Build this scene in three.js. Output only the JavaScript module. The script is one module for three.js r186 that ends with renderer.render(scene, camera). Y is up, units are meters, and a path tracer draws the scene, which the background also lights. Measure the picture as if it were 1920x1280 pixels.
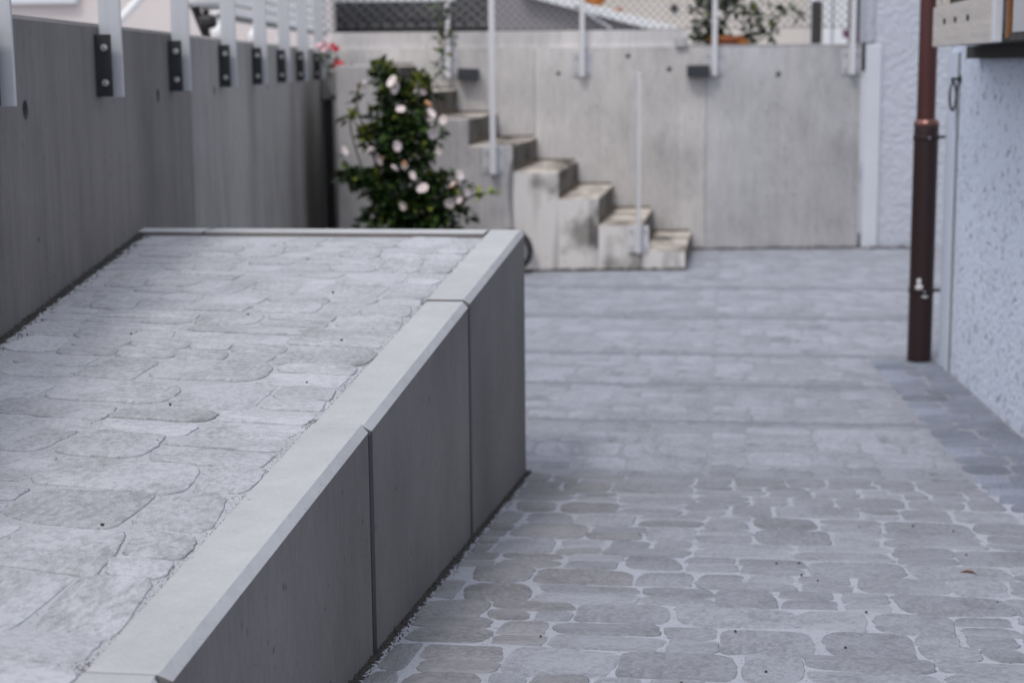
import * as THREE from 'three';
import { mergeGeometries } from 'three/addons/utils/BufferGeometryUtils.js';
import { RoundedBoxGeometry } from 'three/addons/geometries/RoundedBoxGeometry.js';
import { Brush, Evaluator, SUBTRACTION } from 'three-bvh-csg';

// ------------------------------------------------------------------ camera, sky, sun, exposure
const scene = new THREE.Scene();
const camera = new THREE.PerspectiveCamera(2 * Math.atan(640 / 3100) * 180 / Math.PI, 1024 / 682, 0.1, 400);
camera.rotation.order = 'YXZ';
camera.position.set(0, 1.42, 0);
camera.rotation.set(-9.45 * Math.PI / 180, 0, -0.009);
camera.focus = 3.1;
camera.userData.fStop = 4.2;
scene.add(camera);

const SUN = new THREE.Vector3(-0.30, 0.84, 0.42).normalize();
{
  const W = 512, H = 256, d = new Float32Array(W * H * 4);
  for (let j = 0; j < H; j++) for (let i = 0; i < W; i++) {
    const el = ((j + 0.5) / H - 0.5) * Math.PI, az = ((i + 0.5) / W - 0.5) * 2 * Math.PI;
    const x = Math.cos(el) * Math.cos(az), y = Math.sin(el), z = Math.cos(el) * Math.sin(az);
    const c = Math.max(0, x * SUN.x + y * SUN.y + z * SUN.z);
    let r, g, b;
    if (y > 0) {
      const up = Math.pow(y, 0.5), glow = 0.9 * Math.pow(c, 3);
      const k = 0.78 + 0.22 * up;
      const n = 1 + 0.05 * Math.sin(az * 3 + y * 7) * Math.sin(az * 5 - y * 4);
      r = (k * 0.79 + glow) * n; g = (k * 0.835 + glow * 0.97) * n; b = (k * 0.96 + glow * 0.93) * n;
    } else { r = 0.3; g = 0.3; b = 0.31; }
    const o = (j * W + i) * 4;
    d[o] = r * 1.3; d[o + 1] = g * 1.3; d[o + 2] = b * 1.3; d[o + 3] = 1;
  }
  const t = new THREE.DataTexture(d, W, H, THREE.RGBAFormat, THREE.FloatType);
  t.mapping = THREE.EquirectangularReflectionMapping;
  t.magFilter = THREE.LinearFilter; t.minFilter = THREE.LinearFilter; t.needsUpdate = true;
  scene.background = t; scene.environment = t;
}
const sun = new THREE.DirectionalLight(new THREE.Color(1.0, 0.95, 0.9), 1.5);
sun.position.copy(SUN).multiplyScalar(40); sun.target.position.set(0, 0, -6);
sun.castShadow = true; sun.shadow.radius = 22; sun.shadow.mapSize.set(2048, 2048);
sun.shadow.camera.left = sun.shadow.camera.bottom = -18; sun.shadow.camera.right = sun.shadow.camera.top = 18;
sun.shadow.camera.far = 90;
scene.add(sun, sun.target);

const renderer = new THREE.WebGLRenderer({ antialias: true });
renderer.setSize(1024, 682);
renderer.toneMapping = THREE.LinearToneMapping;
renderer.toneMappingExposure = 0.87;
renderer.shadowMap.enabled = true;
renderer.shadowMap.type = THREE.PCFSoftShadowMap;

// ------------------------------------------------------------------ helpers
function RNG(seed) { let a = seed >>> 0; return () => { a = (a + 0x6D2B79F5) | 0; let t = Math.imul(a ^ (a >>> 15), 1 | a); t = (t + Math.imul(t ^ (t >>> 7), 61 | t)) ^ t; return ((t ^ (t >>> 14)) >>> 0) / 4294967296; }; }
const R = RNG(12345);
const rr = (a, b) => a + (b - a) * R();
const used = {};
function numbered(n) { const k = used[n] = (used[n] ?? -1) + 1; return k ? `${n}_${String(k).padStart(3, '0')}` : n; }
function shadow(o) { o.traverse(m => { if (m.isMesh) { m.castShadow = true; m.receiveShadow = true; } }); return o; }
function tag(o, label, category, group, kind) {
  if (label) o.userData.label = label; if (category) o.userData.category = category;
  if (group) o.userData.group = group; if (kind) o.userData.kind = kind; return o;
}
function thing(name, label, category, group, kind) { const g = new THREE.Group(); g.name = numbered(name); scene.add(g); return tag(g, label, category, group, kind); }
function part(name, geo, mat, parent, kind) { const m = new THREE.Mesh(geo, mat); m.name = name; if (kind) m.userData.kind = kind; parent.add(m); return m; }
const V = (x, y, z) => new THREE.Vector3(x, y, -z);            // z = metres ahead of the camera

// value noise that tiles with the period given
const PERM = (() => { const r = RNG(77), p = new Float32Array(65536); for (let i = 0; i < 65536; i++) p[i] = r(); return p; })();
function hash(x, y, s) { return PERM[((x * 374761 + y * 668265 + s * 9176) & 0x7fffffff) % 65536]; }
function vn(x, y, px, py, s = 0) {
  const xi = Math.floor(x), yi = Math.floor(y); let fx = x - xi, fy = y - yi;
  fx = fx * fx * (3 - 2 * fx); fy = fy * fy * (3 - 2 * fy);
  const x0 = ((xi % px) + px) % px, x1 = (x0 + 1) % px, y0 = ((yi % py) + py) % py, y1 = (y0 + 1) % py;
  const a = hash(x0, y0, s), b = hash(x1, y0, s), c = hash(x0, y1, s), d = hash(x1, y1, s);
  return a + (b - a) * fx + (c - a) * fy + (a - b - c + d) * fx * fy;
}
function fbm(u, v, fx, fy, oct, s = 0) { let t = 0, a = 0.5, n = 0; for (let i = 0; i < oct; i++) { t += a * vn(u * fx, v * fy, fx, fy, s + i * 13); n += a; a *= 0.5; fx *= 2; fy *= 2; } return t / n; }
function texture(n, fn, { srgb = true, after } = {}) {
  const d = new Float32Array(n * n * 3);
  for (let j = 0; j < n; j++) for (let i = 0; i < n; i++) { const c = fn((i + 0.5) / n, (j + 0.5) / n); const o = (j * n + i) * 3; d[o] = c[0]; d[o + 1] = c[1] ?? c[0]; d[o + 2] = c[2] ?? c[0]; }
  if (after) after(d, n);
  const b = new Uint8Array(n * n * 4);
  for (let k = 0; k < n * n; k++) { for (let q = 0; q < 3; q++) { let v = Math.min(1, Math.max(0, d[k * 3 + q])); if (srgb) v = v <= 0.0031308 ? v * 12.92 : 1.055 * Math.pow(v, 1 / 2.4) - 0.055; b[k * 4 + q] = v * 255 + 0.5; } b[k * 4 + 3] = 255; }
  const t = new THREE.DataTexture(b, n, n, THREE.RGBAFormat);
  t.wrapS = t.wrapT = THREE.RepeatWrapping; t.magFilter = THREE.LinearFilter; t.minFilter = THREE.LinearMipmapLinearFilter; t.generateMipmaps = true;
  if (srgb) t.colorSpace = THREE.SRGBColorSpace; t.needsUpdate = true; return t;
}
function dots(seed, count, rmin, rmax, k0, k1) {               // small blow holes or specks
  return (d, n) => { const r = RNG(seed); for (let q = 0; q < count; q++) { const x = r() * n, y = r() * n, ra = rmin + (rmax - rmin) * r() ** 3, k = k0 + (k1 - k0) * r(), st = 0.7 + r() * 0.9;
    for (let j = -Math.ceil(ra * st) - 1; j <= ra * st + 1; j++) for (let i = -Math.ceil(ra) - 1; i <= ra + 1; i++) { const m = Math.min(1, Math.max(0, 1.2 - Math.hypot(i / ra, j / ra / st))); if (m <= 0) continue; const X = ((Math.floor(x + i) % n) + n) % n, Y = ((Math.floor(y + j) % n) + n) % n, o = (Y * n + X) * 3; for (let c = 0; c < 3; c++) d[o + c] *= 1 - m * (1 - k); } } };
}
const mat = (o) => { const { rgb, ...p } = o; const m = new THREE.MeshStandardMaterial({ roughness: 0.85, ...p }); if (rgb) m.color.setRGB(...rgb); return m; };

// uv in metres from the dominant axis
function boxUV(g, tile = 2, ou = 0, ov = 0) {
  if (g.index) g = g.toNonIndexed(); g.computeVertexNormals();
  const p = g.attributes.position, uv = new Float32Array(p.count * 2), a = new THREE.Vector3(), b = new THREE.Vector3(), c = new THREE.Vector3(), n = new THREE.Vector3();
  for (let i = 0; i < p.count; i += 3) {
    a.fromBufferAttribute(p, i); b.fromBufferAttribute(p, i + 1); c.fromBufferAttribute(p, i + 2);
    n.copy(b).sub(a).cross(c.clone().sub(a)); const ax = Math.abs(n.x), ay = Math.abs(n.y), az = Math.abs(n.z);
    [a, b, c].forEach((q, k) => { const [u, v] = ay >= ax && ay >= az ? [q.x, q.z] : ax > az ? [q.z, q.y] : [q.x, q.y]; uv[(i + k) * 2] = u / tile + ou; uv[(i + k) * 2 + 1] = v / tile + ov; });
  }
  g.setAttribute('uv', new THREE.BufferAttribute(uv, 2)); return g;
}
// rings of equal length joined by quads, the two ends closed
function loft(rings, caps = true) {
  const out = [], n = rings[0].length, t = (a, b, c) => out.push(a.x, a.y, a.z, b.x, b.y, b.z, c.x, c.y, c.z);
  for (let k = 0; k < rings.length - 1; k++) for (let i = 0; i < n; i++) { const j = (i + 1) % n, A = rings[k], B = rings[k + 1]; t(A[i], A[j], B[j]); t(A[i], B[j], B[i]); }
  if (caps) { const A = rings[0], B = rings[rings.length - 1]; for (let i = 1; i < n - 1; i++) { t(A[0], A[i + 1], A[i]); t(B[0], B[i], B[i + 1]); } }
  const g = new THREE.BufferGeometry(); g.setAttribute('position', new THREE.Float32BufferAttribute(out, 3)); g.computeVertexNormals(); return g;
}
function outward(g) {                                           // flip a closed mesh whose volume came out negative
  const p = g.attributes.position; let v = 0; const a = new THREE.Vector3(), b = new THREE.Vector3(), c = new THREE.Vector3();
  for (let i = 0; i < p.count; i += 3) { a.fromBufferAttribute(p, i); b.fromBufferAttribute(p, i + 1); c.fromBufferAttribute(p, i + 2); v += a.dot(b.clone().cross(c)); }
  if (v < 0) for (let i = 0; i < p.count; i += 3) { a.fromBufferAttribute(p, i + 1); b.fromBufferAttribute(p, i + 2); p.setXYZ(i + 1, b.x, b.y, b.z); p.setXYZ(i + 2, a.x, a.y, a.z); }
  g.computeVertexNormals(); return g;
}
function box(x0, x1, y0, y1, z0, z1, r = 0) {                   // z ahead of the camera
  const w = x1 - x0, h = y1 - y0, d = z1 - z0;
  const g = r ? new RoundedBoxGeometry(w, h, d, 2, Math.min(r, w / 2.01, h / 2.01, d / 2.01)) : new THREE.BoxGeometry(w, h, d);
  g.translate((x0 + x1) / 2, (y0 + y1) / 2, -(z0 + z1) / 2); return g;
}
function tube(pts, r, seg = 24, rad = 8, closed = false) { return new THREE.TubeGeometry(new THREE.CatmullRomCurve3(pts, closed), seg, r, rad, closed); }
function stick(a, b, r, rad = 6) { const d = b.clone().sub(a), g = new THREE.CylinderGeometry(r, r, d.length(), rad); g.translate(0, d.length() / 2, 0); g.applyQuaternion(new THREE.Quaternion().setFromUnitVectors(new THREE.Vector3(0, 1, 0), d.normalize())); g.translate(a.x, a.y, a.z); return g; }
const clean = gs => mergeGeometries(gs.map(g => { const q = g.index ? g.toNonIndexed() : g; for (const k of Object.keys(q.attributes)) if (!['position', 'normal', 'uv'].includes(k)) q.deleteAttribute(k); return q; }));

// ------------------------------------------------------------------ surfaces
const concrete = (seed, streak, cloud) => texture(1024, (u, v) => {
  const wv = 0.02 * fbm(u, v, 6, 3, 3, seed + 50), s = fbm(u + wv, v, 52, 6, 4, seed), s2 = fbm(u + wv, v, 7, 1, 3, seed + 5), f = vn(u * 512, v * 256, 512, 256, seed + 9), c = fbm(u, v, 4, 4, 4, seed + 20), g = vn(u * 300, v * 40, 300, 40, seed + 31);
  const k = 0.8 + streak * 1.25 * (s - 0.5) + streak * 1.3 * (s2 - 0.5) + cloud * (c - 0.5) + 0.12 * (f - 0.5) + 0.14 * (g - 0.5);
  return [k * 1.0, k * (0.995 + 0.012 * (c - 0.5)), k * (1.0 - 0.05 * (s2 - 0.5))];
}, { after: dots(seed, 420, 0.8, 4.2, 0.2, 0.7) });
const concreteBump = texture(512, (u, v) => { const s = fbm(u, v, 64, 3, 3, 3), f = fbm(u, v, 128, 128, 2, 8); return [0.5 + 0.5 * (s - 0.5) + 0.35 * (f - 0.5)]; }, { srgb: false, after: dots(4, 160, 0.8, 2.2, 0.2, 0.6) });
const darkConcreteMap = concrete(1, 0.28, 0.42), paleConcreteMap = concrete(40, 0.15, 0.6);
const panelMap = concrete(80, 0.09, 0.42), copingMap = texture(1024, (u, v) => { const c = fbm(u, v, 5, 5, 5, 320), f = vn(u * 400, v * 400, 400, 400, 325), g = fbm(u, v, 26, 26, 3, 328); const k = 0.86 + 0.16 * (c - 0.5) + 0.09 * (f - 0.5) + 0.12 * (g - 0.5); return [k, k, k * 0.995]; }, { after: dots(33, 260, 0.8, 3, 0.45, 0.8) });
const stainedMap = texture(1024, (u, v) => {
  const c = fbm(u, v, 6, 5, 5, 60), s = fbm(u, v, 22, 3, 3, 66), f = vn(u * 256, v * 256, 256, 256, 71);
  const st = Math.min(1, Math.max(0, (c - 0.46) * 6)), dr = Math.min(1, Math.max(0, (s - 0.5) * 4));
  const k = 0.93 - 0.56 * st - 0.3 * dr + 0.1 * (f - 0.5); return [k, k * (1 - 0.015 * st), k * (1 - 0.05 * st)];
}, { after: dots(9, 120, 2, 9, 0.55, 0.85) });
const stoneMap = texture(1024, (u, v) => {
  const c = fbm(u, v, 7, 7, 4, 100), l = fbm(u + 0.2 * c, v + 0.25 * c, 12, 28, 4, 107), f = vn(u * 512, v * 512, 512, 512, 111), f2 = vn(u * 130, v * 130, 130, 130, 115);
  const k = 0.84 + 0.44 * (c - 0.5) + 0.26 * (l - 0.5) + 0.3 * (f - 0.5) + 0.28 * (f2 - 0.5); return [k, k, k * (1 + 0.04 * (c - 0.5))];
}, { after: dots(12, 420, 0.7, 2, 0.55, 0.85) });
const stoneBump = texture(1024, (u, v) => { const l = fbm(u + 0.2 * fbm(u, v, 5, 5, 2, 3), v + 0.3 * fbm(u, v, 6, 6, 2, 9), 14, 28, 4, 130), f = fbm(u, v, 160, 160, 2, 137); return [0.5 + 0.7 * (l - 0.5) + 0.35 * (f - 0.5)]; }, { srgb: false });
const sandMap = texture(1024, (u, v) => {
  const f = vn(u * 400, v * 400, 400, 400, 150), c = fbm(u, v, 8, 8, 4, 153), k = 0.84 + 0.16 * (f - 0.5) + 0.16 * (c - 0.5); return [k, k, k * 1.01];
}, { after: dots(15, 3000, 0.6, 1.7, 0.15, 0.6) });
const sandBump = texture(512, (u, v) => [fbm(u, v, 128, 128, 2, 160)], { srgb: false });
const roughcastBump = texture(1024, (u, v) => { const a = fbm(u, v, 60, 60, 3, 170), b = fbm(u, v, 22, 22, 2, 177); return [Math.min(1, Math.max(0, 0.1 + 1.1 * Math.max(0, a - 0.32) + 0.25 * b))]; }, { srgb: false });
const roughcastMap = texture(1024, (u, v) => { const a = fbm(u, v, 60, 60, 3, 170), c = fbm(u, v, 4, 4, 3, 181), b = fbm(u, v, 26, 26, 2, 191), pit = Math.min(1, Math.max(0, (0.40 - a) * 7)) * Math.min(1, Math.max(0, (b - 0.42) * 6)); const k = 0.88 + 0.1 * (c - 0.5) - 0.6 * pit; return [k * 0.985, k, k * 1.01]; });
const woodMap = texture(512, (u, v) => { const g = fbm(u + 0.03 * vn(v * 6, u * 3, 6, 3, 201), v, 3, 40, 4, 203), f = vn(u * 20, v * 256, 20, 256, 207); const k = 0.82 + 0.28 * (g - 0.5) + 0.12 * (f - 0.5); return [k, k * 0.985, k * 0.97]; });
const smoothMap = texture(512, (u, v) => { const c = fbm(u, v, 5, 5, 5, 220), f = vn(u * 256, v * 256, 256, 256, 225); const k = 0.88 + 0.09 * (c - 0.5) + 0.05 * (f - 0.5); return [k]; }, { after: dots(22, 60, 0.7, 1.6, 0.5, 0.8) });

const M = {
  darkConcrete: mat({ rgb: [0.178, 0.168, 0.162], map: darkConcreteMap, bumpMap: concreteBump, bumpScale: 0.0025, roughness: 0.8 }),
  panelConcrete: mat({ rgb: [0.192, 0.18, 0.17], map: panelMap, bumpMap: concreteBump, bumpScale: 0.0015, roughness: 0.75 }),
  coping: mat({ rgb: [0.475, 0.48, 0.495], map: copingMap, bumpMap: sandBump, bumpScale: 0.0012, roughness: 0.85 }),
  paleConcrete: mat({ rgb: [0.62, 0.595, 0.575], map: paleConcreteMap, bumpMap: concreteBump, bumpScale: 0.002 }),
  greyConcrete: mat({ rgb: [0.51, 0.505, 0.51], map: paleConcreteMap, bumpMap: concreteBump, bumpScale: 0.002 }),
  parapet: mat({ rgb: [0.80, 0.77, 0.75], map: paleConcreteMap }),
  farDarkConcrete: mat({ rgb: [0.30, 0.288, 0.275], map: darkConcreteMap, bumpMap: concreteBump, bumpScale: 0.0025, roughness: 0.8 }),  // separately cast far panel; the extra light there is put into its colour
  stain: mat({ rgb: [0.70, 0.665, 0.64], map: stainedMap, bumpMap: concreteBump, bumpScale: 0.004 }),
  grime: mat({ rgb: [0.10, 0.075, 0.05], roughness: 1, map: sandMap }),
  riser: mat({ rgb: [0.12, 0.105, 0.09], map: stainedMap, bumpMap: concreteBump, bumpScale: 0.004 }),  // dirt plus the shade on right-facing risers, both put into the colour
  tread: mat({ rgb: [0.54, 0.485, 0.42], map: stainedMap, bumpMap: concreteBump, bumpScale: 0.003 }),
  bedWall: mat({ rgb: [0.53, 0.51, 0.50], map: paleConcreteMap, bumpMap: concreteBump, bumpScale: 0.003 }),
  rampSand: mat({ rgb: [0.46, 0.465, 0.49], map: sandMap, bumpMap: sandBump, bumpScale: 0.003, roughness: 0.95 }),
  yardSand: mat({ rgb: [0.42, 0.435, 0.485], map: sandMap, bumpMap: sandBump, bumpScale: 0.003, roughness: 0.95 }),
  farSand: mat({ rgb: [0.30, 0.31, 0.34], map: sandMap, bumpMap: sandBump, bumpScale: 0.003, roughness: 0.95 }),
  soil: mat({ rgb: [0.035, 0.03, 0.027], roughness: 1, map: sandMap }),
  plaster: mat({ rgb: [0.53, 0.555, 0.62], map: smoothMap, bumpMap: roughcastBump, bumpScale: 0.012, roughness: 0.9 }),
  roughcast: mat({ rgb: [0.69, 0.745, 0.85], map: roughcastMap, bumpMap: roughcastBump, bumpScale: 0.007, roughness: 0.9 }),
  cornerPlaster: mat({ rgb: [0.60, 0.66, 0.76], map: smoothMap, roughness: 0.9 }),
  trim: mat({ rgb: [0.62, 0.64, 0.69], map: smoothMap, roughness: 0.8 }),
  cream: mat({ rgb: [0.68, 0.63, 0.58], map: smoothMap, roughness: 0.9 }),
  blush: mat({ rgb: [0.62, 0.57, 0.56], map: smoothMap, roughness: 0.9 }),
  white: mat({ rgb: [0.78, 0.79, 0.81], roughness: 0.5, map: smoothMap }),
  steel: mat({ rgb: [0.50, 0.51, 0.535], roughness: 0.5, metalness: 0.15, map: smoothMap }),
  paleSteel: mat({ rgb: [0.66, 0.65, 0.67], roughness: 0.5, map: smoothMap }),
  plate: mat({ rgb: [0.03, 0.033, 0.037], roughness: 0.5, metalness: 0.3, map: smoothMap }),
  backPlate: mat({ rgb: [0.56, 0.56, 0.58], roughness: 0.55, metalness: 0.2, map: smoothMap }),
  bolt: mat({ rgb: [0.62, 0.61, 0.6], roughness: 0.3, metalness: 0.95 }),
  anthracite: mat({ rgb: [0.04, 0.043, 0.052], roughness: 0.5, metalness: 0.2, map: smoothMap }),
  lens: mat({ rgb: [0.25, 0.26, 0.27], roughness: 0.2 }),
  copper: mat({ rgb: [0.13, 0.055, 0.05], roughness: 0.38, metalness: 0.75, map: smoothMap }),
  brightCopper: mat({ rgb: [0.22, 0.11, 0.095], roughness: 0.3, metalness: 0.85, map: smoothMap }),
  brownPipe: mat({ rgb: [0.024, 0.0085, 0.008], roughness: 0.5, metalness: 0.15, map: smoothMap }),
  black: mat({ rgb: [0.012, 0.012, 0.013], roughness: 0.5 }),
  rubber: mat({ rgb: [0.018, 0.018, 0.02], roughness: 0.6 }),
  splash: mat({ rgb: [0.6, 0.6, 0.6], roughness: 0.9 }),
  paleWood: mat({ rgb: [0.58, 0.545, 0.52], map: woodMap, roughness: 0.85 }),
  darkWood: mat({ rgb: [0.05, 0.045, 0.042], map: woodMap, roughness: 0.9 }),
  brownWood: mat({ rgb: [0.22, 0.09, 0.03], map: woodMap, roughness: 0.6 }),
  wire: mat({ rgb: [0.03, 0.031, 0.033], roughness: 0.6 }),
  tile: mat({ rgb: [0.085, 0.085, 0.09], roughness: 0.6, map: smoothMap }),
  greyRoof: mat({ rgb: [0.26, 0.25, 0.26], roughness: 0.7, map: smoothMap }),
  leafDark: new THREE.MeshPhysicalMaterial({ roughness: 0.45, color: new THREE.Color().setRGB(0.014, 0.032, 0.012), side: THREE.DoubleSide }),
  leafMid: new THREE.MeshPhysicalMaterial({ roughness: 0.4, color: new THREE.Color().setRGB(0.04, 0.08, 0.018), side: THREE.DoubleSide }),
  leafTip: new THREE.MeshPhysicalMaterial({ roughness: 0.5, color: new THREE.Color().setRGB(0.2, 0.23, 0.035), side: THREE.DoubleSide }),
  stem: mat({ rgb: [0.07, 0.06, 0.03] }),
  petal: mat({ rgb: [0.68, 0.59, 0.57], roughness: 0.7, side: THREE.DoubleSide }),
  throat: mat({ rgb: [0.62, 0.30, 0.16], roughness: 0.7, side: THREE.DoubleSide }),
  red: mat({ rgb: [0.55, 0.03, 0.05], roughness: 0.6, side: THREE.DoubleSide }),
  pink: mat({ rgb: [0.75, 0.48, 0.52], roughness: 0.6, side: THREE.DoubleSide }),
  orange: mat({ rgb: [0.55, 0.19, 0.02], roughness: 0.6, side: THREE.DoubleSide }),
  terracotta: mat({ rgb: [0.42, 0.14, 0.06], roughness: 0.85, map: smoothMap }),
  potStone: mat({ rgb: [0.32, 0.31, 0.30], roughness: 0.9, map: sandMap }),
  glassDark: mat({ rgb: [0.012, 0.013, 0.017], roughness: 0.12 }),
  deadLeaf: mat({ rgb: [0.14, 0.06, 0.03], roughness: 0.9, side: THREE.DoubleSide }),
};
const tones = (base, list) => list.map(k => mat({ rgb: [base[0] * k, base[1] * k, base[2] * k], map: stoneMap, bumpMap: stoneBump, bumpScale: 0.004, roughness: 0.82 }));
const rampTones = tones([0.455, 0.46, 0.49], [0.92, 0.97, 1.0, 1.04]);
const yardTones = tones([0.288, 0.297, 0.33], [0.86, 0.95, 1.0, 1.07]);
const farTones = tones([0.315, 0.33, 0.375], [0.84, 0.97, 1.02, 1.06]);
const dirtBounceTones = tones([0.262, 0.262, 0.280], [0.86, 0.95, 1.02]);  // pavers by the low wall: dirt, with warm bounce light painted in
const gutterTones = tones([0.205, 0.225, 0.275], [0.8, 0.92, 1.0, 1.25]);

// ------------------------------------------------------------------ the lie of the land
const TH = Math.atan(0.1415), SN = Math.sin(TH), CS = Math.cos(TH);     // the low wall and the paving run this far off the view axis
const C0 = { x: 0.047, z: 5.707 };                                      // outer corner of the low wall
const ramp = (s, w) => ({ x: C0.x - s * SN - w * CS, z: C0.z - s * CS + w * SN });   // s towards the camera, w to the left
const rampTop = (s, w) => 0.8555 - s * (0.0665 - 0.0195 * Math.min(1.2, w) / 1.25);
const copTop = s => 0.863 - 0.0665 * s;
const wallX = z => -1.181 - 0.02144 * z;                                // yard face of the tall wall on the left
const TY = Math.atan(0.132), SY = Math.sin(TY), CY = Math.cos(TY);
const SLOPE = 0.087;
const yard = (u, v) => ({ x: 0.05 + u * CY - v * SY, z: 5.70 - u * SY - v * CY });
const houseX = z => 2.056 - 0.061 * (7.796 - z);

tag(part('ground', new THREE.PlaneGeometry(400, 400, 1, 1).rotateX(-Math.PI / 2).translate(0, -0.35, 0), M.farSand, scene), 'pale ground around the houses far below the walls', 'ground', null, 'structure');

// ------------------------------------------------------------------ paving stones
function stoneGeo(w, d, seed, rmin, rmax, wob, edge = 0.0035) {
  const r = RNG(seed), key = [], cx = [[1, 1], [-1, 1], [-1, -1], [1, -1]];
  for (let k = 0; k < 4; k++) {
    const [sx, sz] = cx[k], ra = rmin + (rmax - rmin) * r(), rb = Math.min(ra * (0.8 + 0.9 * r()), w * 0.48), ex = (r() - 0.5) * wob, ez = (r() - 0.5) * wob;
    const X = sx * (w / 2) + ex, Z = sz * (d / 2) + ez, rz = Math.min(ra, d * 0.46);
    for (let q = 0; q < 4; q++) { const t = (k * 90 + q * 30) * Math.PI / 180; key.push([X - sx * rb + Math.cos(t) * rb, Z - sz * rz + Math.sin(t) * rz]); }
  }
  const pts = [];
  key.forEach((a, i) => {
    const b = key[(i + 1) % key.length], n = i % 4 === 3 ? 5 : 1, l = Math.hypot(b[0] - a[0], b[1] - a[1]) || 1, bow = (r() - 0.5) * 0.006;
    for (let q = 0; q < n; q++) { const t = q / n, o = bow * Math.sin(Math.PI * t) + (r() - 0.5) * 0.0056; pts.push([a[0] + (b[0] - a[0]) * t + (b[1] - a[1]) / l * o, a[1] + (b[1] - a[1]) * t - (b[0] - a[0]) / l * o]); }
  });
  const n = pts.length, pos = [], idx = [];
  pts.forEach(([x, z]) => pos.push(x, -0.014, z));
  pts.forEach(([x, z]) => pos.push(x, -0.0022 - 0.0012 * r(), z));
  pts.forEach(([x, z]) => pos.push(x * (1 - edge / w * 2), 0.0006 * (r() - 0.5), z * (1 - edge / d * 2)));
  pos.push(0, 0.0006, 0);
  for (let i = 0; i < n; i++) { const j = (i + 1) % n; idx.push(i, n + i, n + j, i, n + j, j, n + i, 2 * n + i, 2 * n + j, n + i, 2 * n + j, n + j, 2 * n + i, 3 * n, 2 * n + j); }
  const g = new THREE.BufferGeometry(); g.setAttribute('position', new THREE.Float32BufferAttribute(pos, 3)); g.setIndex(idx); g.computeVertexNormals();
  const uv = [], ou = r(), ov = r(); for (let i = 0; i < pos.length; i += 3) uv.push(pos[i] * 0.9 + ou, pos[i + 2] * 0.9 + ov);
  g.setAttribute('uv', new THREE.Float32BufferAttribute(uv, 2)); return g;
}
function stoneSet(seed, rmin, rmax, wob) { const set = {}; for (const w of [0.14, 0.18, 0.22, 0.27]) set[w] = [0, 1, 2, 3, 4, 5].map(k => stoneGeo(w, 0.13, seed + k * 31 + Math.round(w * 1000), rmin, rmax, wob)); return set; }
const WIDTHS = [0.14, 0.18, 0.22, 0.27];
// courses of stones over u0..u1 and v0..v1; place() gets the middle of each stone and its size
function courses(v0, v1, u0, u1, depth, gap, gapV, widths, rnd, place, split = 0.55) {
  let v = v0, row = 0;
  while (v < v1 - 0.05) {
    const d = depth * (0.8 + 0.4 * rnd()); let u = u0, first = true;
    while (u < u1) {
      let w = widths[Math.floor(rnd() * widths.length)] * (0.9 + 0.2 * rnd()) * (first ? 0.6 + 0.4 * rnd() : 1); first = false;
      const last = u + w > u1 - 0.09; if (last) w = Math.max(0.06, u1 - u);
      const cut = rnd() < split ? 0.38 + 0.24 * rnd() : 1;              // many cells hold two shallow stones, the rest one deep one
      let at = v;
      for (const share of cut < 1 ? [cut, 1 - cut] : [1]) {
        const k = cut < 1 && w > 0.2 && rnd() < 0.3 ? 0.4 + 0.2 * rnd() : 1; let x = u;
        for (const part of k < 1 ? [k, 1 - k] : [1]) { place(x + w * part / 2, at + d * share / 2 + (rnd() - 0.5) * 0.004, w * part - gap * (0.6 + 0.8 * rnd()), d * share - gapV * (0.4 + 1.2 * rnd()), row, rnd); x += w * part; }
        at += d * share;
      }
      u += w; if (last) break;
    }
    v += d; row++;
  }
}
const pick = (set, w, rnd) => { const k = WIDTHS.reduce((a, b) => Math.abs(b - w) < Math.abs(a - w) ? b : a); return [set[k][Math.floor(rnd() * 6)], k]; };

// --- the sloping drive in front
const camPos = camera.position.clone(); camera.updateMatrixWorld(true); camera.updateProjectionMatrix();
const camMat = new THREE.Matrix4().multiplyMatrices(camera.projectionMatrix, camera.matrixWorldInverse);
const inFrame = (p, m = 1.05) => { const q = p.clone().applyMatrix4(camMat); return Math.abs(q.x) < m && Math.abs(q.y) < m && q.z < 1; };

function slab(u0, u1, v0, v1, y, thick, m, parent, name) {          // a flat bed in the parent's own frame
  return part(name, boxUV(new THREE.BoxGeometry(u1 - u0, thick, v1 - v0).translate((u0 + u1) / 2, y - thick / 2, (v0 + v1) / 2), 0.9), m, parent);
}
function yardFrame(g, slope) {                                       // local x = u, local z = v, local y = the paving's normal
  const eu = new THREE.Vector3(CY, 0, SY), ev = new THREE.Vector3(-SY, slope, CY).normalize(), n = ev.clone().cross(eu).normalize();
  g.position.copy(V(0.05, 0, 5.70)); g.quaternion.setFromRotationMatrix(new THREE.Matrix4().makeBasis(eu, n, ev));
}
const driveway = thing('driveway', 'sloping cobbled drive with pale sanded joints beside the low wall', 'driveway', null, 'structure');
yardFrame(driveway, SLOPE);
slab(-2.4, 4, 0, 12, -0.0022, 0.2, M.yardSand, driveway, 'sand_bed');
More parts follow.
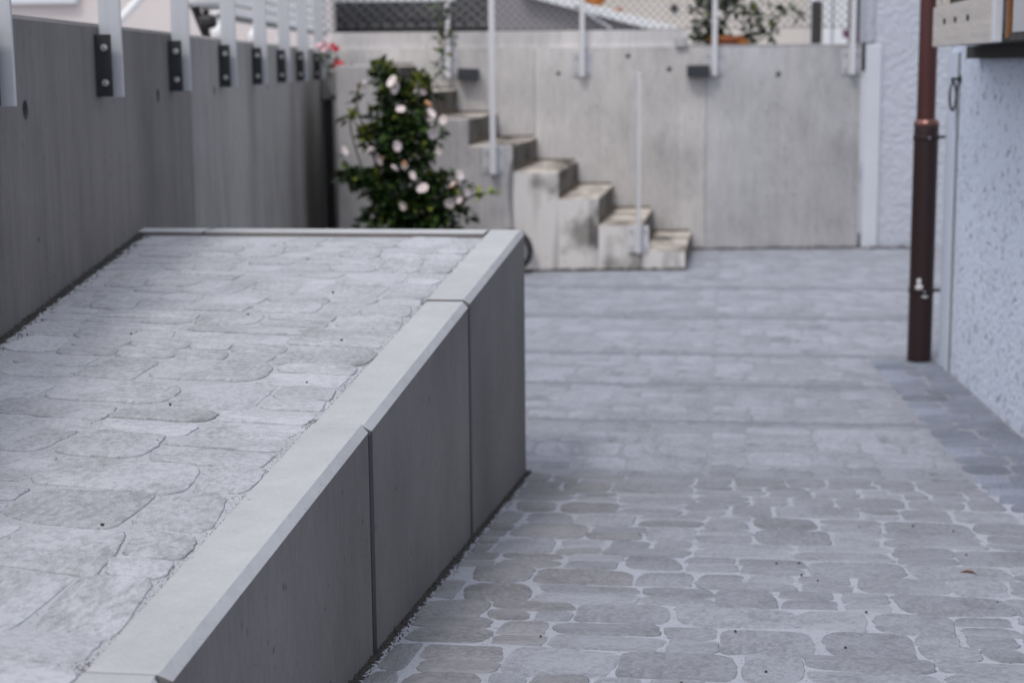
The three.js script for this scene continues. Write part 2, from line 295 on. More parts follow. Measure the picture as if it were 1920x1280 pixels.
{
  const set = stoneSet(500, 0.012, 0.046, 0.018), rnd = RNG(901);
  courses(0.004, 3.6, -0.75, 2.1, 0.212, 0.009, 0.0012, [0.13, 0.15, 0.17, 0.19, 0.21, 0.24, 0.27], rnd, (u, v, w, d, row, q) => {
    u += 0.02 * Math.sin(v * 3.1); v += 0.008 * Math.sin(u * 5 + row * 2.1);
    const p = yard(u, v), wallAt = C0.x - (C0.z - p.z) * 0.1415;
    const cut = wallAt + 0.022 - (p.x - w / 2); if (cut > 0) { if (w - cut < 0.05) return; w -= cut; u += cut / 2; }
    const over = p.x + w / 2 - (houseX(p.z) - 0.345); if (over > 0) { if (w - over < 0.05) return; w -= over; u -= over / 2; }
    const P = V(p.x, SLOPE * v, p.z); if (!inFrame(P, 1.12)) return;
    const [g, k] = pick(set, w, q), m = part('paver', g, p.x - wallAt < 0.14 + 0.35 * q() ? dirtBounceTones[Math.floor(q() * 3)] : yardTones[row === 0 ? 0 : Math.floor(q() * 4)], driveway);
    m.position.set(u, (q() - 0.5) * 0.0022, v);  m.rotation.y = (q() - 0.5) * 0.05 + (q() < 0.5 ? Math.PI : 0); m.scale.set(w / k, 1, d / 0.13);
  });
}
const courtyard = thing('courtyard', 'level cobbled courtyard between the low wall and the back wall', 'courtyard', null, 'structure');
yardFrame(courtyard, 0);
slab(-3.2, 4, -8.6, 0, -0.002, 0.2, M.farSand, courtyard, 'sand_bed');
{
  const set = stoneSet(700, 0.014, 0.045, 0.016), rnd = RNG(907), list = [];
  for (const [u0, u1] of [[-1.9, 0.63], [0.638, 2.2]]) courses(-7.4, -0.004, u0, u1, 0.2, 0.008, 0.004, WIDTHS, rnd, (u, v, w, d, row, q) => {
    const p = yard(u, v);
    if (p.x - w / 2 < wallX(p.z) + 0.03 || p.z > 12.75) return; { const over = p.x + w / 2 - (houseX(p.z) - 0.345); if (p.z < 7.9 && over > 0) { if (w - over < 0.05) return; w -= over; u -= over / 2; } }
    if (p.z < 5.9 && p.x - w / 2 < 0.06) return;
    if (p.z > 11.45 && p.x < 1.23) return;
    const P = V(p.x, 0, p.z); if (!inFrame(P, 1.1)) return;
    const [g, k] = pick(set, w, q);
    const band = [-0.06, -0.85, -1.68, -2.5, -3.8, -5.0].some(b => Math.abs(v - b) < 0.085);
    list.push({ z: p.z, g, mi: band ? 0 : 1 + Math.floor(q() * 3), pos: [u, (q() - 0.5) * 0.002, v], rot: (q() - 0.5) * 0.03, sc: [w / k, 1, d / 0.13], hid: p.x < 0.0 + (p.z - 5.7) * 0.01 });
  });
  list.sort((a, b) => (a.hid - b.hid) || a.z - b.z);
  const far = farTones.map(() => []);
  list.forEach((s, i) => {
    if (i < 300) { const m = part('paver', s.g, farTones[s.mi], courtyard); m.position.set(...s.pos); m.rotation.y = s.rot; m.scale.set(...s.sc); }
    else far[s.mi].push(s.g.clone().applyMatrix4(new THREE.Matrix4().compose(new THREE.Vector3(...s.pos), new THREE.Quaternion().setFromAxisAngle(new THREE.Vector3(0, 1, 0), s.rot), new THREE.Vector3(...s.sc))));
  });
  far.forEach((gs, i) => { if (gs.length) part('paver', clean(gs), farTones[i], courtyard, 'stuff'); });
}
{
  const rnd = RNG(919), m = mat({ rgb: [0.225, 0.235, 0.265], map: sandMap, roughness: 0.95 });
  for (const [v, ua, ub, k] of [[-0.9, -0.1, 1.62, 0.8], [-1.68, -0.25, 1.66, 1], [-2.47, -0.45, 1.7, 1.1], [-3.68, -0.6, 1.9, 1.2], [-4.95, -0.6, 2, 1.2]]) {
    const n = 90, rings = []; for (let i = 0; i <= n; i++) { const u = ua + (ub - ua) * i / n, f = Math.min(1, i / 3, (n - i) / 3), a = k * f * (0.012 + 0.075 * rnd()), b = k * f * (0.01 + 0.05 * rnd()); rings.push([[-a, -0.003], [-a * 0.6, 0.0018], [b * 0.6, 0.0018], [b, -0.003]].map(([dv, y]) => new THREE.Vector3(u, y, v + dv + 0.006 * Math.sin(u * 7)))); }
    part('dark_band', boxUV(outward(loft(rings)), 0.6), m, courtyard);  // irregular darker bands across the courtyard
  }
}
const gutter = thing('gutter_strip', 'strip of darker cobbles along the foot of the roughcast house', 'paving', null, 'structure');
{
  const set = stoneSet(810, 0.02, 0.045, 0.014), rnd = RNG(911);
  const hy = p => { const dx = p.x - 0.05, dz = 5.70 - p.z, v = -dx * SY + dz * CY; return v > 0 ? SLOPE * v : 0; };
  for (let row = 0, z = 7.9; z > 3.4; row++) {
    const d = 0.13 + rnd() * 0.03, n = 2;
    for (let k = 0; k < n; k++) {
      const sp = 0.165 + 0.045 * Math.sin(row * 2.3), w = k ? 0.33 - sp : sp, zz = z - d / 2, x = houseX(zz) - 0.337 + (k ? sp + w / 2 : w / 2), p = { x, z: zz }, P = V(x, hy(p), zz);
      if (!inFrame(P, 1.15)) continue;
      const [g, kk] = pick(set, w, rnd), m = part('paver', g, gutterTones[Math.floor(rnd() * 4)], gutter);
      m.position.set(P.x, P.y + 0.001, P.z); m.rotation.y = -0.061 + (rnd() - 0.5) * 0.05; m.scale.set((w - 0.004 - 0.005 * rnd()) / kk, 1, (d - 0.006) / 0.13);
      if (P.y > 0) m.rotation.x = Math.atan(SLOPE);
    }
    z -= d;
  }
}

// --- the ramp
const rampGroup = thing('ramp', 'cobbled ramp rising between the low wall and the tall wall', 'ramp', null, 'structure');
{
  const rings = [];
  for (let k = 0; k <= 30; k++) {
    const s = 0.115 + k * 0.19, ring = [];
    for (let j = 0; j <= 8; j++) { const w = 0.115 + j * 0.16, q = ramp(s, w); let x = q.x, z = q.z; if (x < wallX(z) - 0.02) x = wallX(z) - 0.02; ring.push(V(x, rampTop(s, w) - 0.0036, z)); }
    const a = ring[8].clone(), b = ring[0].clone(); a.y = b.y = -0.3; ring.push(a, b); rings.push(ring);
  }
  part('sand_bed', boxUV(outward(loft(rings)), 0.9), M.rampSand, rampGroup);
  const set = stoneSet(600, 0.01, 0.042, 0.026), rnd = RNG(923), wide = [0.14, 0.17, 0.2, 0.24, 0.27, 0.3];
  courses(0.122, 4.9, 0.128, 1.42, 0.2, 0.008, 0.005, wide, rnd, (w0, s, w, d, row, q) => {
    s += 0.012 * Math.sin(w0 * 4 + row * 1.7) + 0.03 * w0; 
    let c = ramp(s, w0), left = c.x - w / 2, lim = wallX(c.z) + 0.035;
    if (left < lim) { const cut = lim - left; if (w - cut < 0.06) return; w -= cut; w0 -= cut / 2; c = ramp(s, w0); }
    const P = V(c.x, rampTop(s, w0), c.z); if (!inFrame(P, 1.15)) return;
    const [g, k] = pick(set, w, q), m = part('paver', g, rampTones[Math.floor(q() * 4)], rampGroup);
    const e = 0.02, pa = ramp(s + e, w0), pb = ramp(s, w0 - e);
    const ev = V(pa.x, rampTop(s + e, w0), pa.z).sub(P).normalize(), eu = V(pb.x, rampTop(s, w0 - e), pb.z).sub(P).normalize(), n = ev.clone().cross(eu).normalize(); eu.copy(n).cross(ev).negate().normalize(); const ex = ev.clone().cross(n).negate();
    const bx = n.clone().cross(ev).normalize();
    m.quaternion.setFromRotationMatrix(new THREE.Matrix4().makeBasis(bx, n, ev));
    m.quaternion.multiply(new THREE.Quaternion().setFromAxisAngle(new THREE.Vector3(0, 1, 0), (q() - 0.5) * 0.05 + (q() < 0.5 ? Math.PI : 0)));
    m.position.copy(P); m.position.y += (q() - 0.5) * 0.003; m.rotateX((q() - 0.5) * 0.012); m.rotateZ((q() - 0.5) * 0.01); m.scale.set(w / k, 1, d / 0.13);
  });
}

// --- low wall of precast panels
const lowWall = thing('low_wall', 'low wall of smooth grey concrete panels holding up the ramp', 'wall');
function panel(s0, s1, at, h, inset = 0.013, th = 0.12) {             // at(s, w, y) gives the point
  const sec = (s, i) => [[i, -0.4], [i, h(s) - 0.016], [0.014 + i * 0.2, h(s) - i * 0.12], [th - 0.004, h(s) - i * 0.12], [th, h(s) - 0.004], [th, -0.4]].map(([w, y]) => at(s, w, y));
  return outward(loft([sec(s0, inset), sec(s0 + inset, 0), sec(s1 - inset, 0), sec(s1, inset)]));
}
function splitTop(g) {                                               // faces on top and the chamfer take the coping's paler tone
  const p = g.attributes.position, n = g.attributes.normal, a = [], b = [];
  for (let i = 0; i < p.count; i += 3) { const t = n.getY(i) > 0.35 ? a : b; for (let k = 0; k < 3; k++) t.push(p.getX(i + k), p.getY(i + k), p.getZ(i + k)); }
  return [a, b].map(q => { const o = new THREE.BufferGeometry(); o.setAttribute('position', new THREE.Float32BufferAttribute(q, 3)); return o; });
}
{
  const joints = [0, 1.184, 2.425, 3.64, 4.85, 6.05];
  const at = (s, w, y) => { const q = ramp(s, w); return V(q.x, y, q.z); };
  for (let k = 0; k < 5; k++) {
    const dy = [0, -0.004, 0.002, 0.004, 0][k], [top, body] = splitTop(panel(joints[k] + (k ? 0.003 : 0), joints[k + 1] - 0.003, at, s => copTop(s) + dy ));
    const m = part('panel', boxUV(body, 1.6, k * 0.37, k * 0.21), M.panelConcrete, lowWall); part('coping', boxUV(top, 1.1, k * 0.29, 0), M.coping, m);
  }
  for (let k = 1; k < 5; k++) {                                        // dark sealed joints on the face
    const j = joints[k], sec = s => [[-0.0015, -0.4], [-0.0015, copTop(s) - 0.02], [0.012, copTop(s) - 0.02], [0.012, -0.4]].map(([w, y]) => at(s, w, y));
    part('joint_seal', outward(loft([sec(j - 0.016), sec(j + 0.016)])), M.rubber, lowWall);
  }
  const end = (s, w, y) => { const q = ramp(w, s); return V(q.x, y, q.z); };
  for (const [a, b] of [[0.1235, 1.11], [1.117, 1.45]]) {
    const [top, body] = splitTop(panel(a, b, end, () => 0.863));
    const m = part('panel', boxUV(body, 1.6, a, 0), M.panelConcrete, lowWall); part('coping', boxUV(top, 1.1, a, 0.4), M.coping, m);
  }
}

// ------------------------------------------------------------------ tall wall on the left
const ev = new Evaluator(); ev.useGroups = false;
function drill(g, holes) {                                           // real tie holes: [x, y, z, radius, axis]
  let b = new Brush(g); b.updateMatrixWorld();
  for (const [x, y, z, r, ax] of holes) { const c = new THREE.CylinderGeometry(r, r * 0.8, 0.08, 14); if (ax === 'x') c.rotateZ(Math.PI / 2); else c.rotateX(Math.PI / 2); c.translate(x, y, -z); const h = new Brush(c); h.updateMatrixWorld(); b = ev.evaluate(b, h, SUBTRACTION); }
  const o = new THREE.BufferGeometry(); let q = b.geometry; if (q.index) q = q.toNonIndexed(); o.setAttribute('position', q.attributes.position.clone()); return o;
}
const TL = Math.atan(0.02144);
const tallWall = thing('tall_wall', 'tall dark grey board-marked concrete wall along the left side', 'wall');
tallWall.position.set(-1.181, 0, 0); tallWall.rotation.y = TL;
{
  const prof = (x0, z) => [[0, -0.4], [0, 1.552], [-0.012, 1.564], [-0.2, 1.564], [-0.212, 1.552], [-0.212, -0.4]].map(([x, y]) => new THREE.Vector3(x + x0, y, -z));
  const piece = (z0, z1, holes, ou, m) => {
    let g = outward(loft([prof(0, z0), prof(0, z1)])); g.setAttribute('uv', new THREE.Float32BufferAttribute(new Float32Array(g.attributes.position.count * 2), 2));
    g = drill(g, holes); part('wall_panel', boxUV(g, 2, ou, 0.13), m, tallWall);
  };
  piece(-3, 6.94, [[0, 1.317, 4.39, 0.03, 'x'], [0, 1.322, 6.245, 0.03, 'x'], [0, 0.97, 4.45, 0.008, 'x']], 0, M.darkConcrete);
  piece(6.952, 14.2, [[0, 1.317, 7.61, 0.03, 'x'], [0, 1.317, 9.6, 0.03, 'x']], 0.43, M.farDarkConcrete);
}
// railing posts: a flat bar standing out from the wall on a dark plate with bolts
function railingPost(bar, plateMat, label, group, thick, flat) {
  const t = thing('railing_post', label, 'railing post', group);
  part('bar', new RoundedBoxGeometry(0.07, 1.25, thick, 2, 0.003).translate(0.006 + 0.035, 0.621, 0), bar, t);
  const bolt = (x, y, z, rot) => { const g = clean([new THREE.CylinderGeometry(0.0085, 0.0085, 0.009, 6).translate(0, 0.006, 0), new THREE.CylinderGeometry(0.0065, 0.0065, 0.008, 10).translate(0, 0.0135, 0), new THREE.CylinderGeometry(0.0115, 0.0115, 0.003, 14).translate(0, 0.0015, 0)]); rot(g); g.translate(x, y, z); part('bolt', g, M.bolt, t); };
  if (flat) {
    part('base_plate', new RoundedBoxGeometry(0.012, 0.185, 0.15, 2, 0.003).translate(0.0065, 0.0925, 0), plateMat, t);
    for (const sz of [1, -1]) for (const y of [0.038, 0.15]) bolt(0.0125, y, sz * 0.048, g => g.rotateZ(-Math.PI / 2));
  } else {
    const L = new THREE.Shape(); [[0.001, -0.03], [0.001, 0.052], [0.05, 0.052], [0.05, 0.044], [0.009, 0.044], [0.009, -0.03]].forEach(([x, z], k) => k ? L.lineTo(x, -z) : L.moveTo(x, -z));
    part('bracket', new THREE.ExtrudeGeometry(L, { depth: 0.19, bevelEnabled: true, bevelSize: 0.001, bevelThickness: 0.001, bevelSegments: 1 }).rotateX(-Math.PI / 2), plateMat, t);
    for (const y of [0.042, 0.15]) { bolt(0.03, y, 0.053, g => g.rotateX(Math.PI / 2)); const sl = new THREE.CylinderGeometry(0.008, 0.008, 0.036, 10).rotateX(Math.PI / 2).translate(0.03, y, 0.026); part('spacer', sl, M.black, t); }
  }
  return t;
}
const ordinal = ['first', 'second', 'third', 'fourth', 'fifth', 'sixth', 'seventh', 'farthest'];
[4.03, 5.28, 6.54, 7.82, 8.98, 10.11, 11.19, 12.39].forEach((z, i) => {
  const t = railingPost(M.steel, M.plate, i === 0 ? 'pale flat-bar railing post nearest the camera at the left edge, cut off by the frame' : i === 1 ? 'pale flat-bar railing post with a sharp dark plate and two shiny bolts' : i === 7 ? 'farthest pale railing post on the tall wall, beside the red flowers' : `${ordinal[i]} pale flat-bar railing post along the tall wall, counted from the left edge`, 'railing posts along the tall wall', 0.014, false);
  t.position.copy(V(wallX(z), 1.338, z)); t.rotation.y = TL;
});

// ------------------------------------------------------------------ back wall, stairs
const ZB = 12.84;
const backWall = thing('back_wall', 'pale concrete wall across the back of the courtyard', 'wall');
{
  const holes = [[1.225, 1.385, ZB, 0.024, 'z'], [2.064, 1.338, ZB, 0.026, 'z'], [0.909, 1.488, ZB, 0.022, 'z'], [0.375, 1.36, ZB, 0.02, 'z'], [-0.13, 1.05, ZB, 0.02, 'z']];
  const xs = [[-1.36, 0.19], [0.194, 1.51], [1.514, 2.70]];
  xs.forEach(([a, b], i) => {
    let g = new THREE.BoxGeometry(b - a, 1.955, 0.2).translate((a + b) / 2, 0.5775, -ZB - 0.1).toNonIndexed();
    g = drill(g, holes.filter(h => h[0] > a + 0.03 && h[0] < b - 0.03)); part('wall_panel', boxUV(g, 2, i * 0.31, 0.4), [M.paleConcrete, M.paleConcrete, M.greyConcrete][i], backWall);
  });
  part('parapet', boxUV(box(-1.36, 1.37, 1.5555, 1.685, ZB + 0.012, ZB + 0.18), 2), M.parapet, backWall);
  part('coping', boxUV(box(1.374, 2.70, 1.5555, 1.568, ZB - 0.004, ZB + 0.2, 0.004), 2), M.greyConcrete, backWall);
  part('junction_box', box(1.27, 1.36, 1.5555, 1.625, ZB - 0.04, ZB + 0.008, 0.006), M.greyConcrete, backWall);
}
const ZF = 11.55, SK = 0.145;                                          // the flight is skewed a little
const stairs = thing('stairs', 'stained concrete steps rising to the left along the back wall', 'stairs');
{
  const xf = [1.222, 0.92, 0.614, 0.335, 0.02, -0.285, -0.59, -0.9], ht = [0.143, 0.325, 0.512, 0.698, 0.882, 1.07, 1.255, 1.437];
  for (let k = 0; k < 8; k++) {
    const x1 = xf[k], x0 = k < 7 ? xf[k + 1] : -1.19, h = ht[k], dz = ZB - 0.004 - ZF, e = 0.012;
    const ring = (y, i) => [V(x0, y, ZF + i), V(x1 - i, y, ZF + i), V(x1 + SK * dz - i, y, ZB - 0.004), V(x0 + SK * dz, y, ZB - 0.004)];
    const g = outward(loft([ring(-0.3, 0), ring(h - e, 0), ring(h, e)])), [top, body] = splitTop(g);
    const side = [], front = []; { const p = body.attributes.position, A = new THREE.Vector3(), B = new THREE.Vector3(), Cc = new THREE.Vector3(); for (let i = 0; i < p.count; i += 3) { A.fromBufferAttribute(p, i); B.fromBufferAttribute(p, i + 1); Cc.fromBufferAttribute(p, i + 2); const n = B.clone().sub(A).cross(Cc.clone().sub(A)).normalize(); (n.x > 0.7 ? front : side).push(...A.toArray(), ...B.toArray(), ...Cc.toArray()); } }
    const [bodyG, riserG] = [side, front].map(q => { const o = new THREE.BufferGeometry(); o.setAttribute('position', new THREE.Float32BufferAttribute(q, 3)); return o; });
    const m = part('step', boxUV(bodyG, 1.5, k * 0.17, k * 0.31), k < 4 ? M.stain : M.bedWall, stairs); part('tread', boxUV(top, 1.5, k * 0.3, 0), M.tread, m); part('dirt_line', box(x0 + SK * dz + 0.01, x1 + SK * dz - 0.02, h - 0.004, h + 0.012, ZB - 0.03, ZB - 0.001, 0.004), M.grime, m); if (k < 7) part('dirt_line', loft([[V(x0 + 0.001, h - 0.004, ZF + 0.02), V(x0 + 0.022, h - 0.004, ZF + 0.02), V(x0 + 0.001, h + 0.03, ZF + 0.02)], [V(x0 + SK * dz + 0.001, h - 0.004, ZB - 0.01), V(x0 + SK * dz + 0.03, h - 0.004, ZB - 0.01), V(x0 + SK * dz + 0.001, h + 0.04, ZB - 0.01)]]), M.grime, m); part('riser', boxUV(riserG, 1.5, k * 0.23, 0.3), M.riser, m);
  }
  // paler wall skin in front of the upper steps, with its bowed end
  const sh = new THREE.Shape(); sh.moveTo(-1.19, -0.3); sh.lineTo(0.01, -0.3); sh.lineTo(0.012, 0.2); sh.bezierCurveTo(-0.01, 0.45, -0.055, 0.6, 0.012, 0.80); sh.lineTo(0.0, 0.872); sh.lineTo(-0.30, 0.872); sh.lineTo(-0.30, 1.06); sh.lineTo(-0.605, 1.06); sh.lineTo(-0.605, 1.245); sh.lineTo(-0.915, 1.245); sh.lineTo(-0.915, 1.428); sh.lineTo(-1.19, 1.428);
  part('wall_skin', boxUV(new THREE.ExtrudeGeometry(sh, { depth: 0.05, bevelEnabled: true, bevelSize: 0.006, bevelThickness: 0.006, bevelSegments: 1 }).translate(0, 0, -ZF + 0.006), 1.5, 0.2, 0.1), M.bedWall, stairs);
}
tag(part('soil_bed', boxUV(box(-1.4, -0.02, -0.1, 0.06, 9.9, ZF - 0.07, 0.02), 0.5), M.soil, scene), 'dark soil of the planting bed behind the ramp', 'soil', null, 'structure');

// posts on the back wall and beside the stairs
[[-0.47, 'pale railing post on the back wall with the climbing vine around it'], [0.555, 'pale back wall post left of centre, in front of the sloping white roof edge'], [1.565, 'pale railing post on the back wall beside the right-hand wall lamp'], [2.62, 'pale railing post at the right end of the back wall']].forEach(([x, l]) => {
  const t = railingPost(M.paleSteel, M.backPlate, l, 'railing posts along the back wall', 0.036, true); t.position.copy(V(x, 1.338, ZB)); t.rotation.y = -Math.PI / 2;
});
[[-0.12, 0.69, 'pale railing post fixed to the side of the upper stairs'], [0.89, 0.125, 'slim pale railing post at the foot of the stairs']].forEach(([x, y, l], i) => {
  const t = railingPost(M.paleSteel, i ? M.paleSteel : M.backPlate, l, 'railing posts beside the stairs', i ? 0.022 : 0.04, true); t.position.copy(V(x, y, ZF - (i ? 0.001 : 0.058))); t.rotation.y = -Math.PI / 2;
});
// chain-link above the back wall
{
  const t = thing('wire_fence', 'chain-link wire mesh between the posts above the back wall', 'fence'), gs = [], z = ZB - 0.045, y0 = 1.69, y1 = 2.35, p = 0.062, x0 = -1.42, x1 = 2.66;
  for (let x = x0 - (y1 - y0); x < x1; x += p) for (const d of [1, -1]) {
    let ax = x, bx = x + (y1 - y0); const f = q => Math.min(1, Math.max(0, q)); const t0 = f((x0 - ax) / (bx - ax)), t1 = f((x1 - ax) / (bx - ax)); if (t1 - t0 < 0.02) continue;
    const Y = q => d > 0 ? y0 + (y1 - y0) * q : y1 - (y1 - y0) * q;
    gs.push(stick(V(ax + (bx - ax) * t0, Y(t0), z + d * 0.0015), V(ax + (bx - ax) * t1, Y(t1), z + d * 0.002), 0.0022, 4));
  }
  part('wire_mesh', clean(gs), M.wire, t, 'stuff');
  part('top_wire', stick(V(x0, y1, z), V(x1, y1, z), 0.003, 5), M.wire, t); part('bottom_wire', stick(V(x0, y0, z), V(x1, y0, z), 0.003, 5), M.wire, t);
}
// wall lamps, switched off
[[-0.315, 1.362, 'dark box wall lamp on the back wall above the upper stairs', 0.12], [1.44, 1.372, 'dark box wall lamp on the back wall near its middle', 0]].forEach(([x, y, l, tilt]) => {
  const t = thing('wall_lamp', l, 'wall lamp', 'wall lamps on the back wall');
  part('housing', new RoundedBoxGeometry(0.165, 0.088, 0.1, 3, 0.008).translate(0, 0, 0.062), M.anthracite, t);
  part('back_plate', new THREE.BoxGeometry(0.12, 0.07, 0.014).translate(0, 0, 0.007), M.plate, t);
  part('lens', new THREE.BoxGeometry(0.14, 0.006, 0.07).translate(0, -0.0455, 0.062), M.lens, t);
  t.position.copy(V(x, y, ZB)); t.rotation.z = tilt * -0.3;
});

// ------------------------------------------------------------------ foliage
function leafGeo(len, wid, fold) {
  const p = [0, 0, 0, -wid / 2, fold, len * 0.35, 0, 0, len * 0.4, wid / 2, fold, len * 0.35, -wid * 0.36, fold * 0.7, len * 0.72, 0, -fold * 0.2, len * 0.75, wid * 0.36, fold * 0.7, len * 0.72, 0, -fold, len];
  const g = new THREE.BufferGeometry(); g.setAttribute('position', new THREE.Float32BufferAttribute(p, 3)); g.setIndex([0, 2, 1, 0, 3, 2, 1, 2, 5, 1, 5, 4, 2, 3, 6, 2, 6, 5, 4, 5, 7, 5, 6, 7]); g.computeVertexNormals(); return g.toNonIndexed();
}
const LEAF = leafGeo(1, 0.55, 0.1);
const up = new THREE.Vector3(0, 1, 0);
function leafAt(out, pos, dir, size, rnd) {
  const q = new THREE.Quaternion().setFromRotationMatrix(new THREE.Matrix4().lookAt(dir, new THREE.Vector3(), up)), m = new THREE.Matrix4().compose(pos, q.multiply(new THREE.Quaternion().setFromAxisAngle(new THREE.Vector3(0, 0, 1), (rnd() - 0.5) * 1.6)), new THREE.Vector3(size, size, size));
  out.push(LEAF.clone().applyMatrix4(m));
}
function foliage(parent, clumps, size, seed, tipRate = 0.12) {         // clumps: x, y, z, rx, ry, rz, leaves
  const rnd = RNG(seed), sets = [[], [], []], a = new THREE.Vector3();
  for (const [x, y, z, rx, ry, rz, n, tip] of clumps) for (let i = 0; i < n; i++) {
    do a.set(rnd() * 2 - 1, rnd() * 2 - 1, rnd() * 2 - 1); while (a.lengthSq() > 1 || a.lengthSq() < 0.08);
    const pos = V(x + a.x * rx, y + a.y * ry, z - a.z * rz), dir = new THREE.Vector3(a.x + (rnd() - 0.5), a.y * 0.5 + (rnd() - 0.35), a.z + (rnd() - 0.3)).normalize();
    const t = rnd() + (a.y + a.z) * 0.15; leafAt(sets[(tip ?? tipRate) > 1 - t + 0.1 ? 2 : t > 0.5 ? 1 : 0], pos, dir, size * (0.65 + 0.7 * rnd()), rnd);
  }
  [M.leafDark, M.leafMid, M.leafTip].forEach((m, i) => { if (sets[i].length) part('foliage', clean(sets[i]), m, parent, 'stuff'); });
}
function flowerGeo(r, seed) {                                         // five broad wavy petals round a flared tube
  const rnd = RNG(seed), petals = [], N = 7;
  for (let k = 0; k < 5; k++) {
    const p = [], idx = [], tw = (rnd() - 0.5) * 0.3;
    for (let i = 0; i <= N; i++) for (let j = -3; j <= 3; j++) { const t = i / N, w = 1.05 * Math.sin(Math.min(1, t * 1.05 + 0.1) * Math.PI * 0.66) * (t > 0.9 ? 0.66 : 1), y = t * r, x = (j / 3) * w * r * 0.62; p.push(x, y * (1 - 0.06 * (j * j) / 9), r * (-0.45 + 0.62 * Math.pow(t, 0.55) - 0.16 * t * t + 0.05 * Math.sin(j * 1.7 + k * 2 + t * 4))); }
    for (let i = 0; i < N; i++) for (let j = 0; j < 6; j++) { const a = i * 7 + j; idx.push(a, a + 1, a + 8, a, a + 8, a + 7); }
    const g = new THREE.BufferGeometry(); g.setAttribute('position', new THREE.Float32BufferAttribute(p, 3)); g.setIndex(idx); g.computeVertexNormals(); g.rotateZ(k * Math.PI * 2 / 5 + tw * 0.3); petals.push(g.toNonIndexed());
  }
  const corolla = clean(petals);
  const throat = new THREE.CylinderGeometry(r * 0.2, r * 0.07, r * 0.7, 10, 1, true).rotateX(Math.PI / 2).translate(0, 0, -r * 0.62).toNonIndexed();
  return [corolla, throat];
}
const FLOWERS = [0, 1, 2, 3].map(k => flowerGeo(0.075, 40 + k));
function flower(parent, x, y, z, dir, size, k) {
  const [c, th] = FLOWERS[k % 4], m = part('flower', c, M.petal, parent); part('throat', th, M.throat, m);
  m.position.copy(V(x, y, z)); m.quaternion.setFromUnitVectors(new THREE.Vector3(0, 0, 1), dir.normalize()); m.scale.setScalar(size); return m;
}
const bx = px => (px - 960) * 0.00343 + 0.019, by = py => 1.44 - (py - 120) * 0.00326;   // the shrub was measured on one upright plane
{
  const t = thing('flowering_shrub', 'dark green climbing shrub with white trumpet flowers in front of the stairs', 'shrub');
  const B = (px, py, rx, ry, n, tip, dz = 0, rz = 0.13) => [bx(px), by(py), 10.62 + dz, rx * 0.00343, ry * 0.00326, rz, Math.round(n * 1.7), tip];
  foliage(t, [
    B(718, 135, 14, 18, 40, 0.55, 0, 0.05), B(735, 165, 26, 26, 80, 0.25), B(785, 168, 14, 26, 40, 0.5, 0, 0.06), B(752, 205, 42, 40, 190), B(750, 255, 52, 40, 230, 0.08), B(760, 300, 50, 42, 260, 0.1), B(700, 270, 22, 22, 60, 0.25), B(686, 255, 8, 10, 16, 0.5, 0, 0.04),
    B(705, 350, 30, 26, 90), B(660, 338, 24, 12, 60, 0.02, 0, 0.06), B(755, 360, 60, 46, 330, 0.08), B(770, 410, 70, 40, 330, 0.08), B(720, 440, 50, 44, 150), B(820, 370, 26, 34, 110, 0.12), B(840, 405, 16, 20, 20, 0.1), B(800, 460, 60, 40, 160), B(656, 222, 7, 10, 9, 0.5, 0, 0.03), B(905, 372, 9, 4, 8, 0.5, 0, 0.03), B(865, 395, 10, 8, 8, 0.2, 0, 0.03), B(698, 222, 8, 12, 14, 0.3, 0, 0.04), B(815, 245, 14, 40, 14, 0.2, 0, 0.05), B(850, 360, 24, 26, 18, 0.2, 0, 0.05), B(806, 175, 10, 14, 8, 0.4, 0, 0.04), B(670, 190, 8, 20, 6, 0.4, 0, 0.03), B(640, 300, 6, 14, 5, 0.3, 0, 0.03), B(870, 415, 12, 8, 8, 0.2, 0, 0.03),
  ], 0.066, 1001, 0.16);
  [[697, 283], [760, 312], [742, 318], [848, 352], [690, 158], [806, 196]].forEach(([px, py], i) => { const b = part('bud', new THREE.SphereGeometry(0.02, 10, 8).scale(0.7, 1.5, 0.7), i % 2 ? M.throat : M.petal, t); b.position.copy(V(bx(px), by(py), 10.45)); b.rotation.set(0.5, 0, (i % 3 - 1) * 0.8); });
  const st = [[[730, 560], [745, 430], [740, 300], [722, 200], [716, 130]], [[770, 560], [780, 420], [770, 300], [782, 200], [787, 150]], [[760, 560], [770, 430], [830, 395], [905, 372]], [[740, 560], [720, 400], [690, 345], [645, 335]], [[750, 560], [735, 420], [700, 300], [685, 250]], [[780, 560], [800, 430], [835, 400], [865, 395]], [[745, 540], [690, 360], [660, 260], [656, 218]], [[790, 470], [850, 400], [866, 350], [862, 330]], [[785, 300], [815, 240], [826, 205], [822, 180]], [[780, 250], [800, 200], [806, 165]], [[700, 290], [670, 200], [672, 165]], [[800, 400], [850, 385], [882, 362]]];
  st.forEach((c, i) => part('stem', tube(c.map(([x, y], k) => V(bx(x), by(y), 10.62 + 0.02 * Math.sin(i * 2 + k))), 0.006, 24, 5), M.stem, t));
  [[755, 205, 1.0], [748, 276, 0.95], [713, 301, 0.95], [775, 332, 0.85], [792, 357, 1.0], [756, 391, 0.95], [745, 165, 1.15], [740, 152, 1.0], [700, 283, 0.7], [815, 253, 0.95], [823, 286, 1.0], [812, 213, 0.95], [832, 227, 0.75], [797, 173, 0.7], [862, 333, 0.85], [848, 348, 0.65], [875, 366, 0.75], [842, 387, 0.8], [860, 381, 0.75], [651, 283, 0.85], [673, 162, 0.75], [760, 314, 0.6]].forEach(([px, py, s], i) => flower(t, bx(px), by(py), 10.44 + 0.03 * Math.sin(i * 3.3), new THREE.Vector3(Math.sin(i * 2.4) * 1.1, 0.2 + 0.7 * Math.cos(i * 1.7), 0.8), s * (0.40 + 0.16 * ((i * 7) % 5) / 4), i));
}
